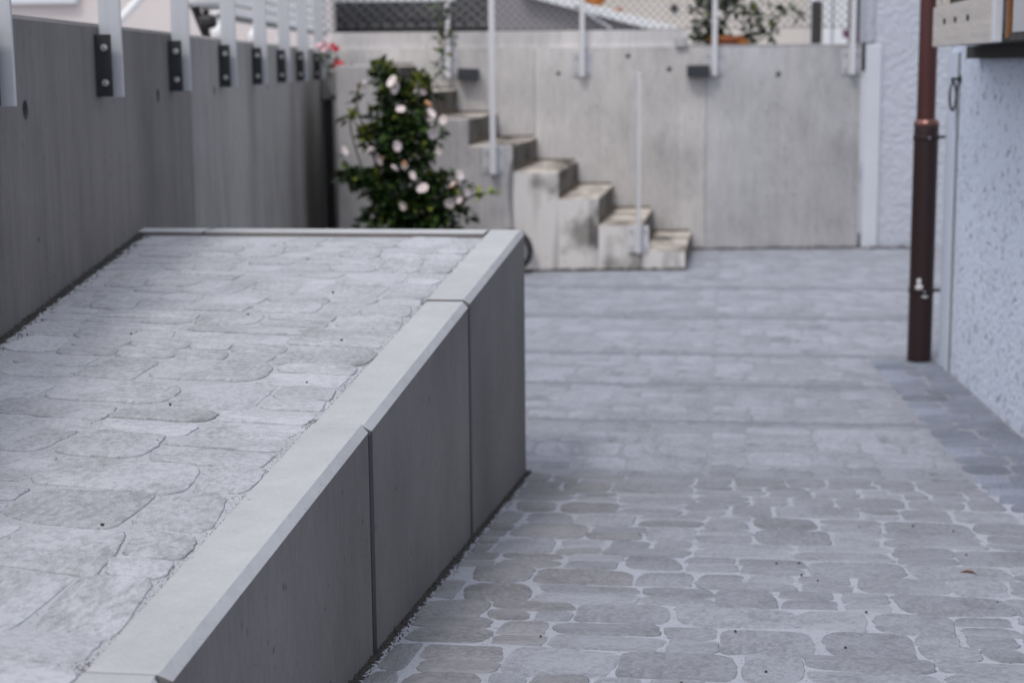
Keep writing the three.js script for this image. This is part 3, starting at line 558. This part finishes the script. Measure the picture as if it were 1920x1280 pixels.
{
  const t = thing('climbing_vine', 'thin leafy vine climbing the railing post above the shrub', 'vine');
  const P = [[790, 175], [812, 150], [832, 128], [838, 100], [843, 78], [838, 50], [836, 20], [838, -30]].map(([x, y]) => V(bx(x) * 1.14 - 0.02, 1.42 + (124 - y) * 0.0039, 12.1));
  part('stem', tube(P, 0.004, 30, 5), M.stem, t);
  foliage(t, [[0, 0, 0], [1, 0.03, 9], [2, 0.035, 18], [3, 0.03, 8], [4, 0.05, 26], [5, 0.04, 14], [6, 0.05, 22]].filter(q => q[2]).map(([i, r, n]) => [P[i].x, P[i].y, -P[i].z, r, r * 1.3, 0.03, n, 0.3]), 0.055, 1007, 0.3);
}

// ------------------------------------------------------------------ pots
function lathe(pts, seg = 28) { return new THREE.LatheGeometry(pts.map(([x, y]) => new THREE.Vector2(x, y)), seg); }
function blossoms(parent, list, m, size, seed) { const rnd = RNG(seed); list.forEach(([x, y, z], i) => { const gs = []; for (let k = 0; k < 9; k++) { const g = new THREE.CircleGeometry(size * (0.4 + 0.25 * rnd()), 7); g.rotateX((rnd() - 0.5) * 1.6); g.rotateY((rnd() - 0.5) * 2); g.translate((rnd() - 0.5) * size * 1.4, (rnd() - 0.5) * size * 1.4, rnd() * size * 0.8); gs.push(g); } const f = part('flower', clean(gs), m, parent); f.position.copy(V(x, y, z)); }); }
{
  const st = thing('planter_stand', 'slender dark stand carrying the grey planter at the end of the tall wall', 'stand');
  part('column', box(-1.345, -1.285, -0.005, 1.19, 12.05, 12.11, 0.006), M.black, st); part('foot', box(-1.36, -1.27, -0.004, 0.02, 12.035, 12.125, 0.006), M.black, st); part('plate', box(-1.36, -1.19, 1.191, 1.203, 12.0, 12.16, 0.004), M.black, st);
  const t = thing('flower_planter', 'small grey planter with red and pink flowers beside the wall end', 'planter');
  part('bowl', lathe([[0, 0], [0.045, 0], [0.06, 0.03], [0.078, 0.15], [0.086, 0.19], [0.078, 0.192], [0.07, 0.16], [0, 0.155]]).translate(-1.245, 1.204, -12.08), M.potStone, t);
  foliage(t, [[-1.3, 1.46, 12.05, 0.05, 0.06, 0.05, 34], [-1.22, 1.42, 12.05, 0.06, 0.04, 0.05, 26]], 0.05, 1011, 0.15);
  part('stem', tube([V(-1.245, 1.37, 12.08), V(-1.24, 1.46, 12.04), V(-1.252, 1.56, 12.02)], 0.003, 10, 5), M.stem, t);
  part('stem', tube([V(-1.24, 1.37, 12.08), V(-1.225, 1.41, 12.03), V(-1.222, 1.43, 12.0)], 0.003, 10, 5), M.stem, t);
  blossoms(t, [[-1.252, 1.565, 12.0], [-1.222, 1.44, 11.98]], M.red, 0.032, 5); blossoms(t, [[-1.345, 1.575, 12.02], [-1.31, 1.57, 12.02]], M.pink, 0.036, 8);
}
{
  const t = thing('potted_climber', 'bushy green climber with long tendrils in a clay pot behind the back wall', 'plant'), z = 13.35;
  part('pot', lathe([[0, 0], [0.1, 0], [0.115, 0.02], [0.15, 0.24], [0.165, 0.24], [0.165, 0.28], [0.14, 0.28], [0, 0.25]]).translate(1.72, 1.36, -z), M.terracotta, t);
  const X = px => (px - 960) * 0.00436 + 0.02, Y = py => 1.42 + (121 - py) * 0.0043;
  const B = (px, py, rx, ry, n, tip) => [X(px), Y(py), z, rx * 0.0043, ry * 0.0043, 0.14, n, tip];
  foliage(t, [B(1318, 72, 26, 14, 120, 0.1), B(1312, 35, 24, 26, 75), B(1340, 20, 26, 30, 75), B(1325, -10, 40, 24, 130), B(1395, 35, 14, 14, 44, 0.3), B(1400, 62, 12, 14, 26), B(1388, 78, 9, 8, 24, 0.3), B(1432, 62, 9, 14, 22), B(1452, 30, 9, 11, 16), B(1468, 22, 10, 5, 10), B(1484, 38, 6, 5, 6), B(1365, 15, 14, 14, 24), B(1425, 5, 8, 6, 4)], 0.075, 1021, 0.06);
  [[[1385, 90], [1395, 60], [1392, 30], [1400, 5]], [[1385, 90], [1425, 70], [1440, 50], [1455, 25], [1472, 20], [1486, 38]], [[1380, 90], [1330, 60], [1312, 20], [1318, -20]], [[1382, 90], [1350, 50], [1345, 0], [1340, -30]]].forEach(c => part('stem', tube(c.map(([x, y]) => V(X(x), Y(y), z)), 0.006, 20, 5), M.stem, t));
  blossoms(t, [[X(1372), Y(80), z - 0.12], [X(1382), Y(84), z - 0.14]], M.orange, 0.03, 12);
}

// ------------------------------------------------------------------ neighbours above the walls
tag(part('upper_terrace', boxUV(box(-30, 2.72, 1.18, 1.36, ZB + 0.205, 60), 2), M.greyConcrete, scene), 'raised ground behind the back wall', 'terrace', null, 'structure');
tag(part('left_terrace', boxUV(box(-12, -1.76, 1.2, 1.44, 1, ZB + 0.2), 2), M.blush, scene), 'raised terrace behind the tall wall', 'terrace', null, 'structure');
{
  const t = thing('tiled_roof_shed', 'low shed with dark scalloped roof tiles and white roof edges behind the wire mesh', 'shed');
  const z0 = 19, sl = Math.tan(24 * Math.PI / 180), X = px => (px - 960) / 3100 * z0 * 0.99, Y = py => 1.42 + (122 - py) * z0 * 0.00032;
  const ye = Y(56), gs = [];
  const xl = X(600), xr = X(930), tw = 0.135, th = 0.145;
  for (let r = 0; r < 16; r++) for (let x = xl; x < xr; x += tw) {                // bullnose tiles, courses overlapping up the slope
    const g = new THREE.CylinderGeometry(tw * 0.62, tw * 0.62, 0.2, 8, 1, false, 0, Math.PI); g.rotateX(Math.PI / 2); g.rotateZ(Math.PI / 2); g.scale(0.74, 0.75, 1); g.rotateX(-24 * Math.PI / 180 + 0.16);
    g.translate(x + (r % 2) * tw / 2, ye + r * th * sl * 0.92 + 0.01, -(z0 + r * th * 0.92)); g.rotateX(0); gs.push(g);
  }
  part('roof_tile', clean(gs), M.tile, t, 'stuff');
  const slope = (xa, xb, dy, m, n) => part(n, boxUV(outward(loft([[V(xa, ye + dy, z0), V(xb, ye + dy, z0), V(xb, ye + dy + 2.6 * sl, z0 + 2.6), V(xa, ye + dy + 2.6 * sl, z0 + 2.6)], [V(xa, ye + dy - 0.06, z0), V(xb, ye + dy - 0.06, z0), V(xb, ye + dy - 0.06 + 2.6 * sl, z0 + 2.6), V(xa, ye + dy - 0.06 + 2.6 * sl, z0 + 2.6)]])), 2), m, t);
  slope(xl, xr, -0.02, M.tile, 'roof_deck');
  const tri = outward(loft([[V(xr + 0.01, ye - 0.02, z0 - 0.05), V(X(1265), ye - 0.02, z0 - 0.05), V(X(1000), Y(-14), z0 - 0.05), V(xr + 0.01, Y(-14), z0 - 0.05)], [V(xr + 0.01, ye - 0.02, z0 + 0.3), V(X(1265), ye - 0.02, z0 + 0.3), V(X(1000), Y(-14), z0 + 0.3), V(xr + 0.01, Y(-14), z0 + 0.3)]]));
  part('gable', boxUV(tri, 2), M.greyRoof, t);
  const verge = (a, b, w, m, dz) => { const A = V(X(a[0]), Y(a[1]), z0 - dz), B = V(X(b[0]), Y(b[1]), z0 - dz), L = A.distanceTo(B), g = new RoundedBoxGeometry(L, w, 0.14, 2, 0.01); g.rotateZ(Math.atan2(B.y - A.y, B.x - A.x)); g.translate((A.x + B.x) / 2, (A.y + B.y) / 2, (A.z + B.z) / 2); return part('verge', g, m, t); };
  verge([985, -14], [1275, 64], 0.1, M.white, 0.14); verge([1080, 12], [1150, 58], 0.03, M.steel, 0.22);
  part('gutter', box(X(610), X(862), Y(4), Y(-8), z0 - 0.25, z0 - 0.1, 0.02), M.white, t);
  part('wall', boxUV(box(xl, X(1262), 1.2, ye - 0.085, z0 + 0.02, z0 + 0.28), 2), M.parapet, t);
}
{
  const t = thing('cream_house', 'cream rendered house wall with a glazed door behind the potted climber', 'house'), z0 = 24;
  const X = px => (px - 960) / 3100 * z0 * 0.99, Y = py => 1.42 + (122 - py) * z0 * 0.00032;
  part('wall', boxUV(box(X(900), X(1520), 1.3, 6, z0, z0 + 0.4), 3), M.cream, t);
  part('lintel', boxUV(box(X(1520.5), X(1700), 3.4, 6, z0 + 0.004, z0 + 0.4), 3), M.cream, t);
  part('shutter', box(X(1522), X(1541), 1.3, Y(8), z0 - 0.05, z0 + 0.01, 0.01), M.darkWood, t);
  part('door_frame', box(X(1542), X(1559), 1.3, 3.39, z0 - 0.08, z0 + 0.02, 0.01), M.white, t); part('door_frame', box(X(1563), X(1590), 1.3, 3.39, z0 - 0.06, z0 + 0.02, 0.01), M.white, t);
  part('pane', box(X(1559.5), X(1562.5), 1.3, 3.39, z0 - 0.01, z0 + 0.01), M.steel, t); part('pane', box(X(1590.5), X(1640), 1.3, 3.39, z0 - 0.02, z0 + 0.01), M.glassDark, t);
  part('wall_hook', new THREE.SphereGeometry(0.055, 14, 10).scale(1, 1, 0.6).translate(X(1267), Y(18), -z0 + 0.03), M.anthracite, t);
  const f = thing('orange_flowers', 'clump of orange flowers above the white roof edge', 'flowers');
  blossoms(f, [[X(1112), Y(6), 21], [X(1125), Y(2), 21], [X(1100), Y(0), 21], [X(1122), Y(10), 21]].map(([x, y, z]) => [x * 0.88, 1.42 + (y - 1.42) * 0.88, z]), M.orange, 0.09, 31); blossoms(f, [[X(1160) * 0.88, 1.42 + (Y(26) - 1.42) * 0.88, 21]], M.orange, 0.06, 33);
  part('stem', tube([V(X(1125) * 0.88, 1.36, 21.1), V(X(1118) * 0.88, 2.0, 21.1), V(X(1112) * 0.88, 2.25, 21)], 0.02, 10, 5), M.stem, f);
  const v = thing('purple_flowers', 'small purple flowering plant in front of the glazed door', 'plant');
  foliage(v, [[X(1592), 1.62, 22.6, 0.12, 0.09, 0.08, 60]], 0.09, 1031, 0); blossoms(v, [[X(1580) * 0.95, 1.80, 22.5], [X(1600) * 0.95, 1.78, 22.5]], mat({ rgb: [0.16, 0.05, 0.12], side: THREE.DoubleSide }), 0.06, 35);
}
{
  const t = thing('plaster_house', 'white textured plaster house corner right of the back wall', 'house');
  part('wall', boxUV(box(2.80, 7, -0.4, 7, ZB - 0.02, ZB + 0.3), 1.6), M.plaster, t);
  part('corner_strip', boxUV(box(2.722, 2.845, -0.3, 1.56, ZB - 0.05, ZB - 0.022, 0.01), 1), M.trim, t);
  part('corner_return', boxUV(box(2.737, 2.798, 1.575, 7, ZB + 0.03, ZB + 0.28), 1.6), M.plaster, t);
}
{
  const t = thing('beige_house', 'pale beige house wall above the tall wall on the left', 'house');
  part('wall', boxUV(box(-14, -1.9, 1.2, 8, 18, 18.4), 3), M.blush, t);
  part('white_band', boxUV(box(-14, -4.6, 2.12, 8, 17.9, 17.995), 3), M.trim, t);
  const h = thing('sloping_pole', 'white sloping pole rising behind the tall wall near the left', 'pole');
  const a = V(-3.62, 1.44, 14), b = V(-2.55, 2.52, 14); part('pole', stick(a, b, 0.035, 14), M.white, h); part('foot', new THREE.CylinderGeometry(0.06, 0.06, 0.03, 16).translate(a.x, a.y + 0.012, a.z), M.white, h);
}
{
  // louvred white screen that stands on round feet
  const t = thing('louvred_screen', 'white slatted screen on round feet standing behind the tall wall', 'screen');
  const z0 = 10.8, z1 = 17.2, xs = z => -1.88;
  for (let k = 0; k < 9; k++) { const y = 1.79 + k * 0.075, g = new RoundedBoxGeometry(0.05, 0.052, z1 - z0, 1, 0.006); g.rotateZ(0.35); g.translate(xs(0), y, -(z0 + z1) / 2); part('slat', g, M.white, t); }
  for (let z = z0 + 0.35; z < z1; z += 1.55) { part('upright', box(-1.945, -1.91, 1.62, 2.5, z, z + 0.045, 0.005), M.white, t); part('foot', new THREE.SphereGeometry(0.055, 16, 12).translate(-1.92, 1.665, -z - 0.02), M.white, t); }
  part('bottom_rail', box(-1.91, -1.865, 1.735, 1.757, z0, z1, 0.005), M.lens, t);
}
{
  const t = thing('garden_chair', 'dark-legged garden chair with a woven grey seat behind the second post', 'chair');
  const X = px => (px - 960) / 3100 * 9.5, Y = py => 1.42 + (125 - py) * 0.0031, z = 9.5;
  part('leg', stick(V(X(363), 1.44, z), V(X(363), Y(8), z), 0.022, 10), M.black, t); part('leg', stick(V(X(408), 1.5, z + 0.1), V(X(380), Y(10), z), 0.024, 10), M.black, t);
  part('shoe', new RoundedBoxGeometry(0.1, 0.075, 0.12, 3, 0.03).translate(X(404), Y(40), -z), M.black, t);
  part('leg', stick(V(X(372), 1.44, z + 0.5), V(X(372), Y(8), z + 0.5), 0.02, 10), M.black, t); part('leg', stick(V(X(418), 1.44, z + 0.5), V(X(416), Y(8), z + 0.5), 0.02, 10), M.black, t);
  const gs = []; for (let k = 0; k < 14; k++) gs.push(box(X(360) + k * 0.0145, X(360) + k * 0.0145 + 0.009, Y(14), Y(5), z - 0.05, z + 0.5, 0.003)); part('woven_seat', clean(gs), M.steel, t, 'stuff');
  part('backrest', box(X(356), X(420), Y(4), Y(-60), z + 0.46, z + 0.5, 0.01), M.steel, t);
}

// ------------------------------------------------------------------ house on the right
const house = thing('roughcast_house', 'bluish white roughcast house wall along the right side', 'house');
const HA = Math.atan(0.061);
{
  const g = new THREE.Group(); // measured along the wall from its far corner
  house.position.copy(V(2.056, 0, 7.796)); house.rotation.y = -HA;
  part('wall', boxUV(box(0, 5, -0.4, 6, -11, -0.001), 1.0), M.roughcast, house);
  part('corner_strip', boxUV(box(-0.014, -0.0005, -0.3, 1.47, -0.2, -0.0012, 0.004), 1), M.cornerPlaster, house);
  part('cable', stick(new THREE.Vector3(-0.006, 0.0, 0.215), new THREE.Vector3(-0.006, 1.46, 0.215), 0.006, 8), M.lens, house);
}
{
  const t = thing('porch', 'timber porch edge with a pale fascia board above the roughcast wall', 'porch');
  t.position.copy(V(1.775, 1.484, 7.04)); t.rotation.y = -Math.atan(0.1);      // local +z comes towards the camera
  const b = (x0, x1, y0, y1, z0, z1, r) => new RoundedBoxGeometry(x1 - x0, y1 - y0, z1 - z0, 2, r).translate((x0 + x1) / 2, (y0 + y1) / 2, (z0 + z1) / 2);
  const f = part('fascia_board', boxUV(b(0, 0.035, 0, 0.162, 0, 1.30, 0.004), 0.6), M.paleWood, t);
  for (const z of [0.32, 0.58, 0.86]) part('bolt_hole', new THREE.CylinderGeometry(0.011, 0.011, 0.012, 12).rotateZ(Math.PI / 2).translate(-0.001, 0.098, z), M.black, f);
  part('end_board', boxUV(b(0.003, 0.033, 0.002, 0.5, 1.304, 1.345, 0.004), 0.6), M.trim, t);
  part('post', boxUV(b(0.03, 0.07, 0.012, 1.5, 1.40, 1.44, 0.004), 0.6), M.brownWood, t);
  part('panel', boxUV(b(0.035, 0.06, 0.03, 1.5, 1.50, 2.6, 0.004), 0.6), M.steel, t);
  part('upright', boxUV(b(0.006, 0.03, 0.164, 1.3, 0.03, 0.07, 0.004), 0.6), M.paleWood, t);
  part('upright', boxUV(b(0.006, 0.03, 0.164, 1.3, 0.20, 0.25, 0.004), 0.6), M.paleWood, t);
  part('dark_screen', b(0.034, 0.045, 0.166, 1.3, 0.02, 1.3, 0.003), M.black, t);
  for (let k = 0; k < 20; k++) part('plank', boxUV(b(0.037, 0.3, 0.004, 0.03, 0.0 + k * 0.13, 0.124 + k * 0.13, 0.003), 0.6, k * 0.17, 0), M.darkWood, t);
  part('ledger_board', boxUV(new THREE.BoxGeometry(0.06, 0.052, 2.85).translate(0.20, -0.024, 1.25), 0.6), M.darkWood, t);
}
{
  const t = thing('drainpipe', 'copper drainpipe in a dark brown standpipe at the house corner', 'drainpipe');
  const x = 1.967, z = 7.86;
  part('standpipe', lathe([[0, 0], [0.056, 0], [0.057, 0.006], [0.0575, 1.08], [0.057, 1.125], [0.05, 1.13], [0.0, 1.13]], 32), M.brownPipe, t);
  part('collar', lathe([[0.045, 1.118], [0.059, 1.122], [0.060, 1.134], [0.055, 1.15], [0.044, 1.156]], 32), M.brightCopper, t);
  part('copper_pipe', new THREE.CylinderGeometry(0.0435, 0.0435, 2.9, 32).translate(-0.004, 2.58, 0), M.copper, t);
  for (const y of [0.342, 1.07]) {
    const c = part('clamp', lathe([[0.057, y - 0.011], [0.0612, y - 0.01], [0.0612, y + 0.01], [0.057, y + 0.011]], 32), M.brownPipe, t);
    part('bracket_arm', new THREE.BoxGeometry(0.06, 0.012, 0.012).translate(0.088, y, 0), M.black, c);
    part('screw', new THREE.CylinderGeometry(0.005, 0.005, 0.02, 8).rotateX(Math.PI / 2).translate(-0.002, y, 0.066), M.bolt, c);
  }
  const blob = (px, py, r, sx, sy) => new THREE.SphereGeometry(r, 12, 8).scale(sx, sy, 0.25).translate(px, py, Math.sqrt(0.0575 ** 2 - px * px) + 0.0005);
  part('paint_splash', clean([blob(-0.024, 0.392, 0.013, 1, 1.1), blob(-0.022, 0.364, 0.018, 1.2, 0.8), blob(0.004, 0.318, 0.012, 1.3, 0.5)]), M.splash, t);
  t.position.copy(V(x, 0.001, z));
}
{
  const t = thing('wall_ring', 'black metal ring hanging on a hook on the house wall', 'ring'), z = 7.56, x = houseX(z) - 0.022;
  const ring = new THREE.TorusGeometry(0.062, 0.006, 8, 36); ring.scale(0.55, 1, 1); ring.rotateY(0.9); ring.translate(x - 0.012, 1.268, -z); part('ring', ring, M.black, t);
  part('hook', clean([stick(V(x + 0.026, 1.345, z), V(x - 0.022, 1.345, z), 0.007, 8), stick(V(x - 0.02, 1.35, z), V(x - 0.014, 1.325, z), 0.006, 8)]), M.black, t);
  part('plate', new THREE.CylinderGeometry(0.018, 0.018, 0.006, 16).rotateZ(Math.PI / 2).translate(x + 0.02, 1.345, -z), M.black, t);
}
{
  const t = thing('hose_coil', 'black hose coil leaning against the stairs behind the low wall corner', 'hose');
  for (let k = 0; k < 3; k++) part('loop', new THREE.TorusGeometry(0.14 - k * 0.012, 0.0135, 10, 48).rotateX(-0.12).translate(0.0 + k * 0.004, 0.153, -ZF + 0.085 + k * 0.027), M.rubber, t);
  part('tail', tube([V(0.05, 0.02, ZF - 0.16), V(0.11, 0.016, ZF - 0.13), V(0.145, 0.015, ZF - 0.09)], 0.0135, 16, 8), M.rubber, t);
}

// ------------------------------------------------------------------ dirt, painted contact shade and small litter
{
  const rnd = RNG(55), crumb = new THREE.IcosahedronGeometry(1, 0);
  const scatter = (name, label, cat, n, f, m) => { const im = new THREE.InstancedMesh(crumb, m, n); im.name = name; const q = new THREE.Quaternion(), e = new THREE.Euler(); for (let i = 0; i < n; i++) { const [p, s] = f(rnd); e.set(rnd() * 6, rnd() * 6, rnd() * 6); im.setMatrixAt(i, new THREE.Matrix4().compose(p, q.setFromEuler(e), new THREE.Vector3(s * (0.7 + rnd() * 0.6), s * 0.6, s))); } scene.add(im); tag(im, label, cat, null, 'stuff'); };
  const dirtShadeMat = mat({ rgb: [0.05, 0.047, 0.044], map: sandMap, bumpMap: sandBump, bumpScale: 0.004, roughness: 1 }), soilMat = mat({ rgb: [0.045, 0.042, 0.038], roughness: 1 }), greyMat = mat({ rgb: [0.09, 0.085, 0.08], roughness: 1 });
  scatter('wall_foot_dirt', 'black dirt gathered along the foot of the tall wall on the ramp', 'dirt', 2600, r => { const z = 2.2 + r() * 3.62, k = Math.min(1, 0.35 + (z - 2.2) / 3), w = Math.pow(r(), 1.8) * 0.05 * k, x = wallX(z) + w, s = (C0.x - x) * SN + (C0.z - z) * CS, ww = (C0.x - x) * CS - (C0.z - z) * SN; return [V(x, rampTop(s, ww) - 0.004 + (0.05 * k - w) * 0.3 * r(), z), 0.0007 + 0.0016 * r()]; }, soilMat);
  scatter('low_wall_dirt', 'dark dirt gathered along the foot of the low wall on the drive', 'dirt', 3500, r => { const z = 2.4 + r() * 3.33, w = Math.pow(r(), 2.2) * 0.045, x = C0.x - (C0.z - z) * 0.1415 + 0.002 + w, v = -(x - 0.05) * SY + (5.7 - z) * CY; return [V(x, Math.max(0, SLOPE * v) - 0.004 + (0.045 - w) * 0.2 * r(), z), 0.0008 + 0.0017 * r()]; }, soilMat);
  scatter('ramp_grit', 'dark grit in the sanded joint beside the coping and over the ramp', 'grit', 16000, r => { const near = r() < 0.05, s = near ? [1.184, 2.425, 3.64][Math.floor(r() * 3)] + (r() - 0.5) * 0.09 : 0.14 + r() * 4.2, e = near || r() < 0.18, w = e ? 0.121 + Math.pow(r(), 2) * 0.025 : 0.13 + r() * 1.15, q = ramp(s, w); return [V(q.x, rampTop(s, w) - 0.0035, q.z), 0.0006 + 0.0011 * r() * r()]; }, greyMat);
  scatter('drive_grit', 'dark grit scattered in the joints of the sloping drive', 'grit', 11000, r => { const u = -0.6 + r() * 2.5, v = r() * 3.4, p = yard(u, v), a = C0.x - (C0.z - p.z) * 0.1415; return [V(Math.max(p.x, a + 0.01), SLOPE * v - 0.0021, p.z), 0.0006 + 0.0013 * r() * r()]; }, greyMat);
  scatter('crumbs', 'few black crumbs lying on the cobbles of ramp and drive', 'crumbs', 34, r => { if (r() < 0.45) { const s = 0.2 + r() * 3, w = 0.2 + r() * 0.9, q = ramp(s, w); return [V(q.x, rampTop(s, w) + 0.002, q.z), 0.003 + 0.0015 * r()]; } const u = 0.2 + r() * 1.2, v = 0.6 + r() * 2.6, p = yard(u, v); return [V(p.x, SLOPE * v + 0.002, p.z), 0.0028 + 0.002 * r()]; }, soilMat);
  const strip = (name, label, n, f) => { const rings = []; for (let i = 0; i <= n; i++) { const [a, b, c] = f(i / n, rnd); rings.push([a, b, c]); } tag(part(name, boxUV(outward(loft(rings)), 0.6), dirtShadeMat, scene), label, 'dirt', null, 'stuff'); };
  strip(numbered('joint_dirt_shade'), 'narrow dark dirt strip where the drive meets the low wall', 320, (t, r) => { const z = 2.3 + t * 3.42, x = C0.x - (C0.z - z) * 0.1415, wd = 0.012 + 0.022 * r(), Y = q => { const v = -(q - 0.05) * SY + (5.7 - z) * CY; return Math.max(0, SLOPE * v); }; return [V(x - 0.003, Y(x) - 0.02, z), V(x + wd, Y(x + wd) - 0.0055, z), V(x - 0.003, Y(x) + 0.002 + 0.012 * r() * r(), z)]; });
  strip(numbered('joint_dirt_shade'), 'narrow dark dirt strip where the ramp meets the tall wall', 320, (t, r) => { const z = 2.2 + t * 3.62, wd = 0.008 + 0.034 * t * r() + 0.012 * r(), Y = x => { const s = (C0.x - x) * SN + (C0.z - z) * CS, ww = (C0.x - x) * CS - (C0.z - z) * SN; return rampTop(s, ww); }, x = wallX(z); return [V(x - 0.003, Y(x) - 0.03, z), V(x + wd, Y(x + wd) - 0.009, z), V(x - 0.003, Y(x) + 0.004 + 0.008 * t * r(), z)]; });
  strip(numbered('joint_dirt_shade'), 'dark strip of painted contact shade along the foot of the back wall', 60, (t, r) => { const x = 1.28 + t * 1.9, wd = 0.03 + 0.035 * r(), zz = x > 2.72 ? ZB - 0.05 : ZB; return [V(x, -0.02, zz + 0.003), V(x, -0.0025, zz - wd), V(x, 0.006 + 0.012 * r(), zz + 0.003)]; });  // contact shade where wall meets paving, built as a dark strip
  strip(numbered('joint_dirt_shade'), 'strip of painted contact shade along the foot of the stairs', 60, (t, r) => { const x = 0.0 + t * 1.235, zz = x < 0.012 ? ZF - 0.06 : ZF; return [V(x, -0.02, zz + 0.003), V(x, -0.0025, zz - 0.02 - 0.03 * r()), V(x, 0.006 + 0.014 * r(), zz + 0.003)]; });  // shaded line under the stairs, put in as dark geometry
  const leaf = (x, y, z, s, ry, label) => { const m = part(numbered('dead_leaf'), leafGeo(s, s * 0.3, s * 0.12), M.deadLeaf, scene); m.position.copy(V(x, y, z)); m.rotation.y = ry; tag(m, label, 'leaf'); };
  leaf(1.10, 0.178, 3.93, 0.045, 1.4, 'curled brown leaf on the drive at the right'); leaf(-0.69, 0.715, 3.12, 0.012, 0.6, 'tiny reddish leaf scrap on the ramp near the coping');
}
shadow(scene);
renderer.render(scene, camera);
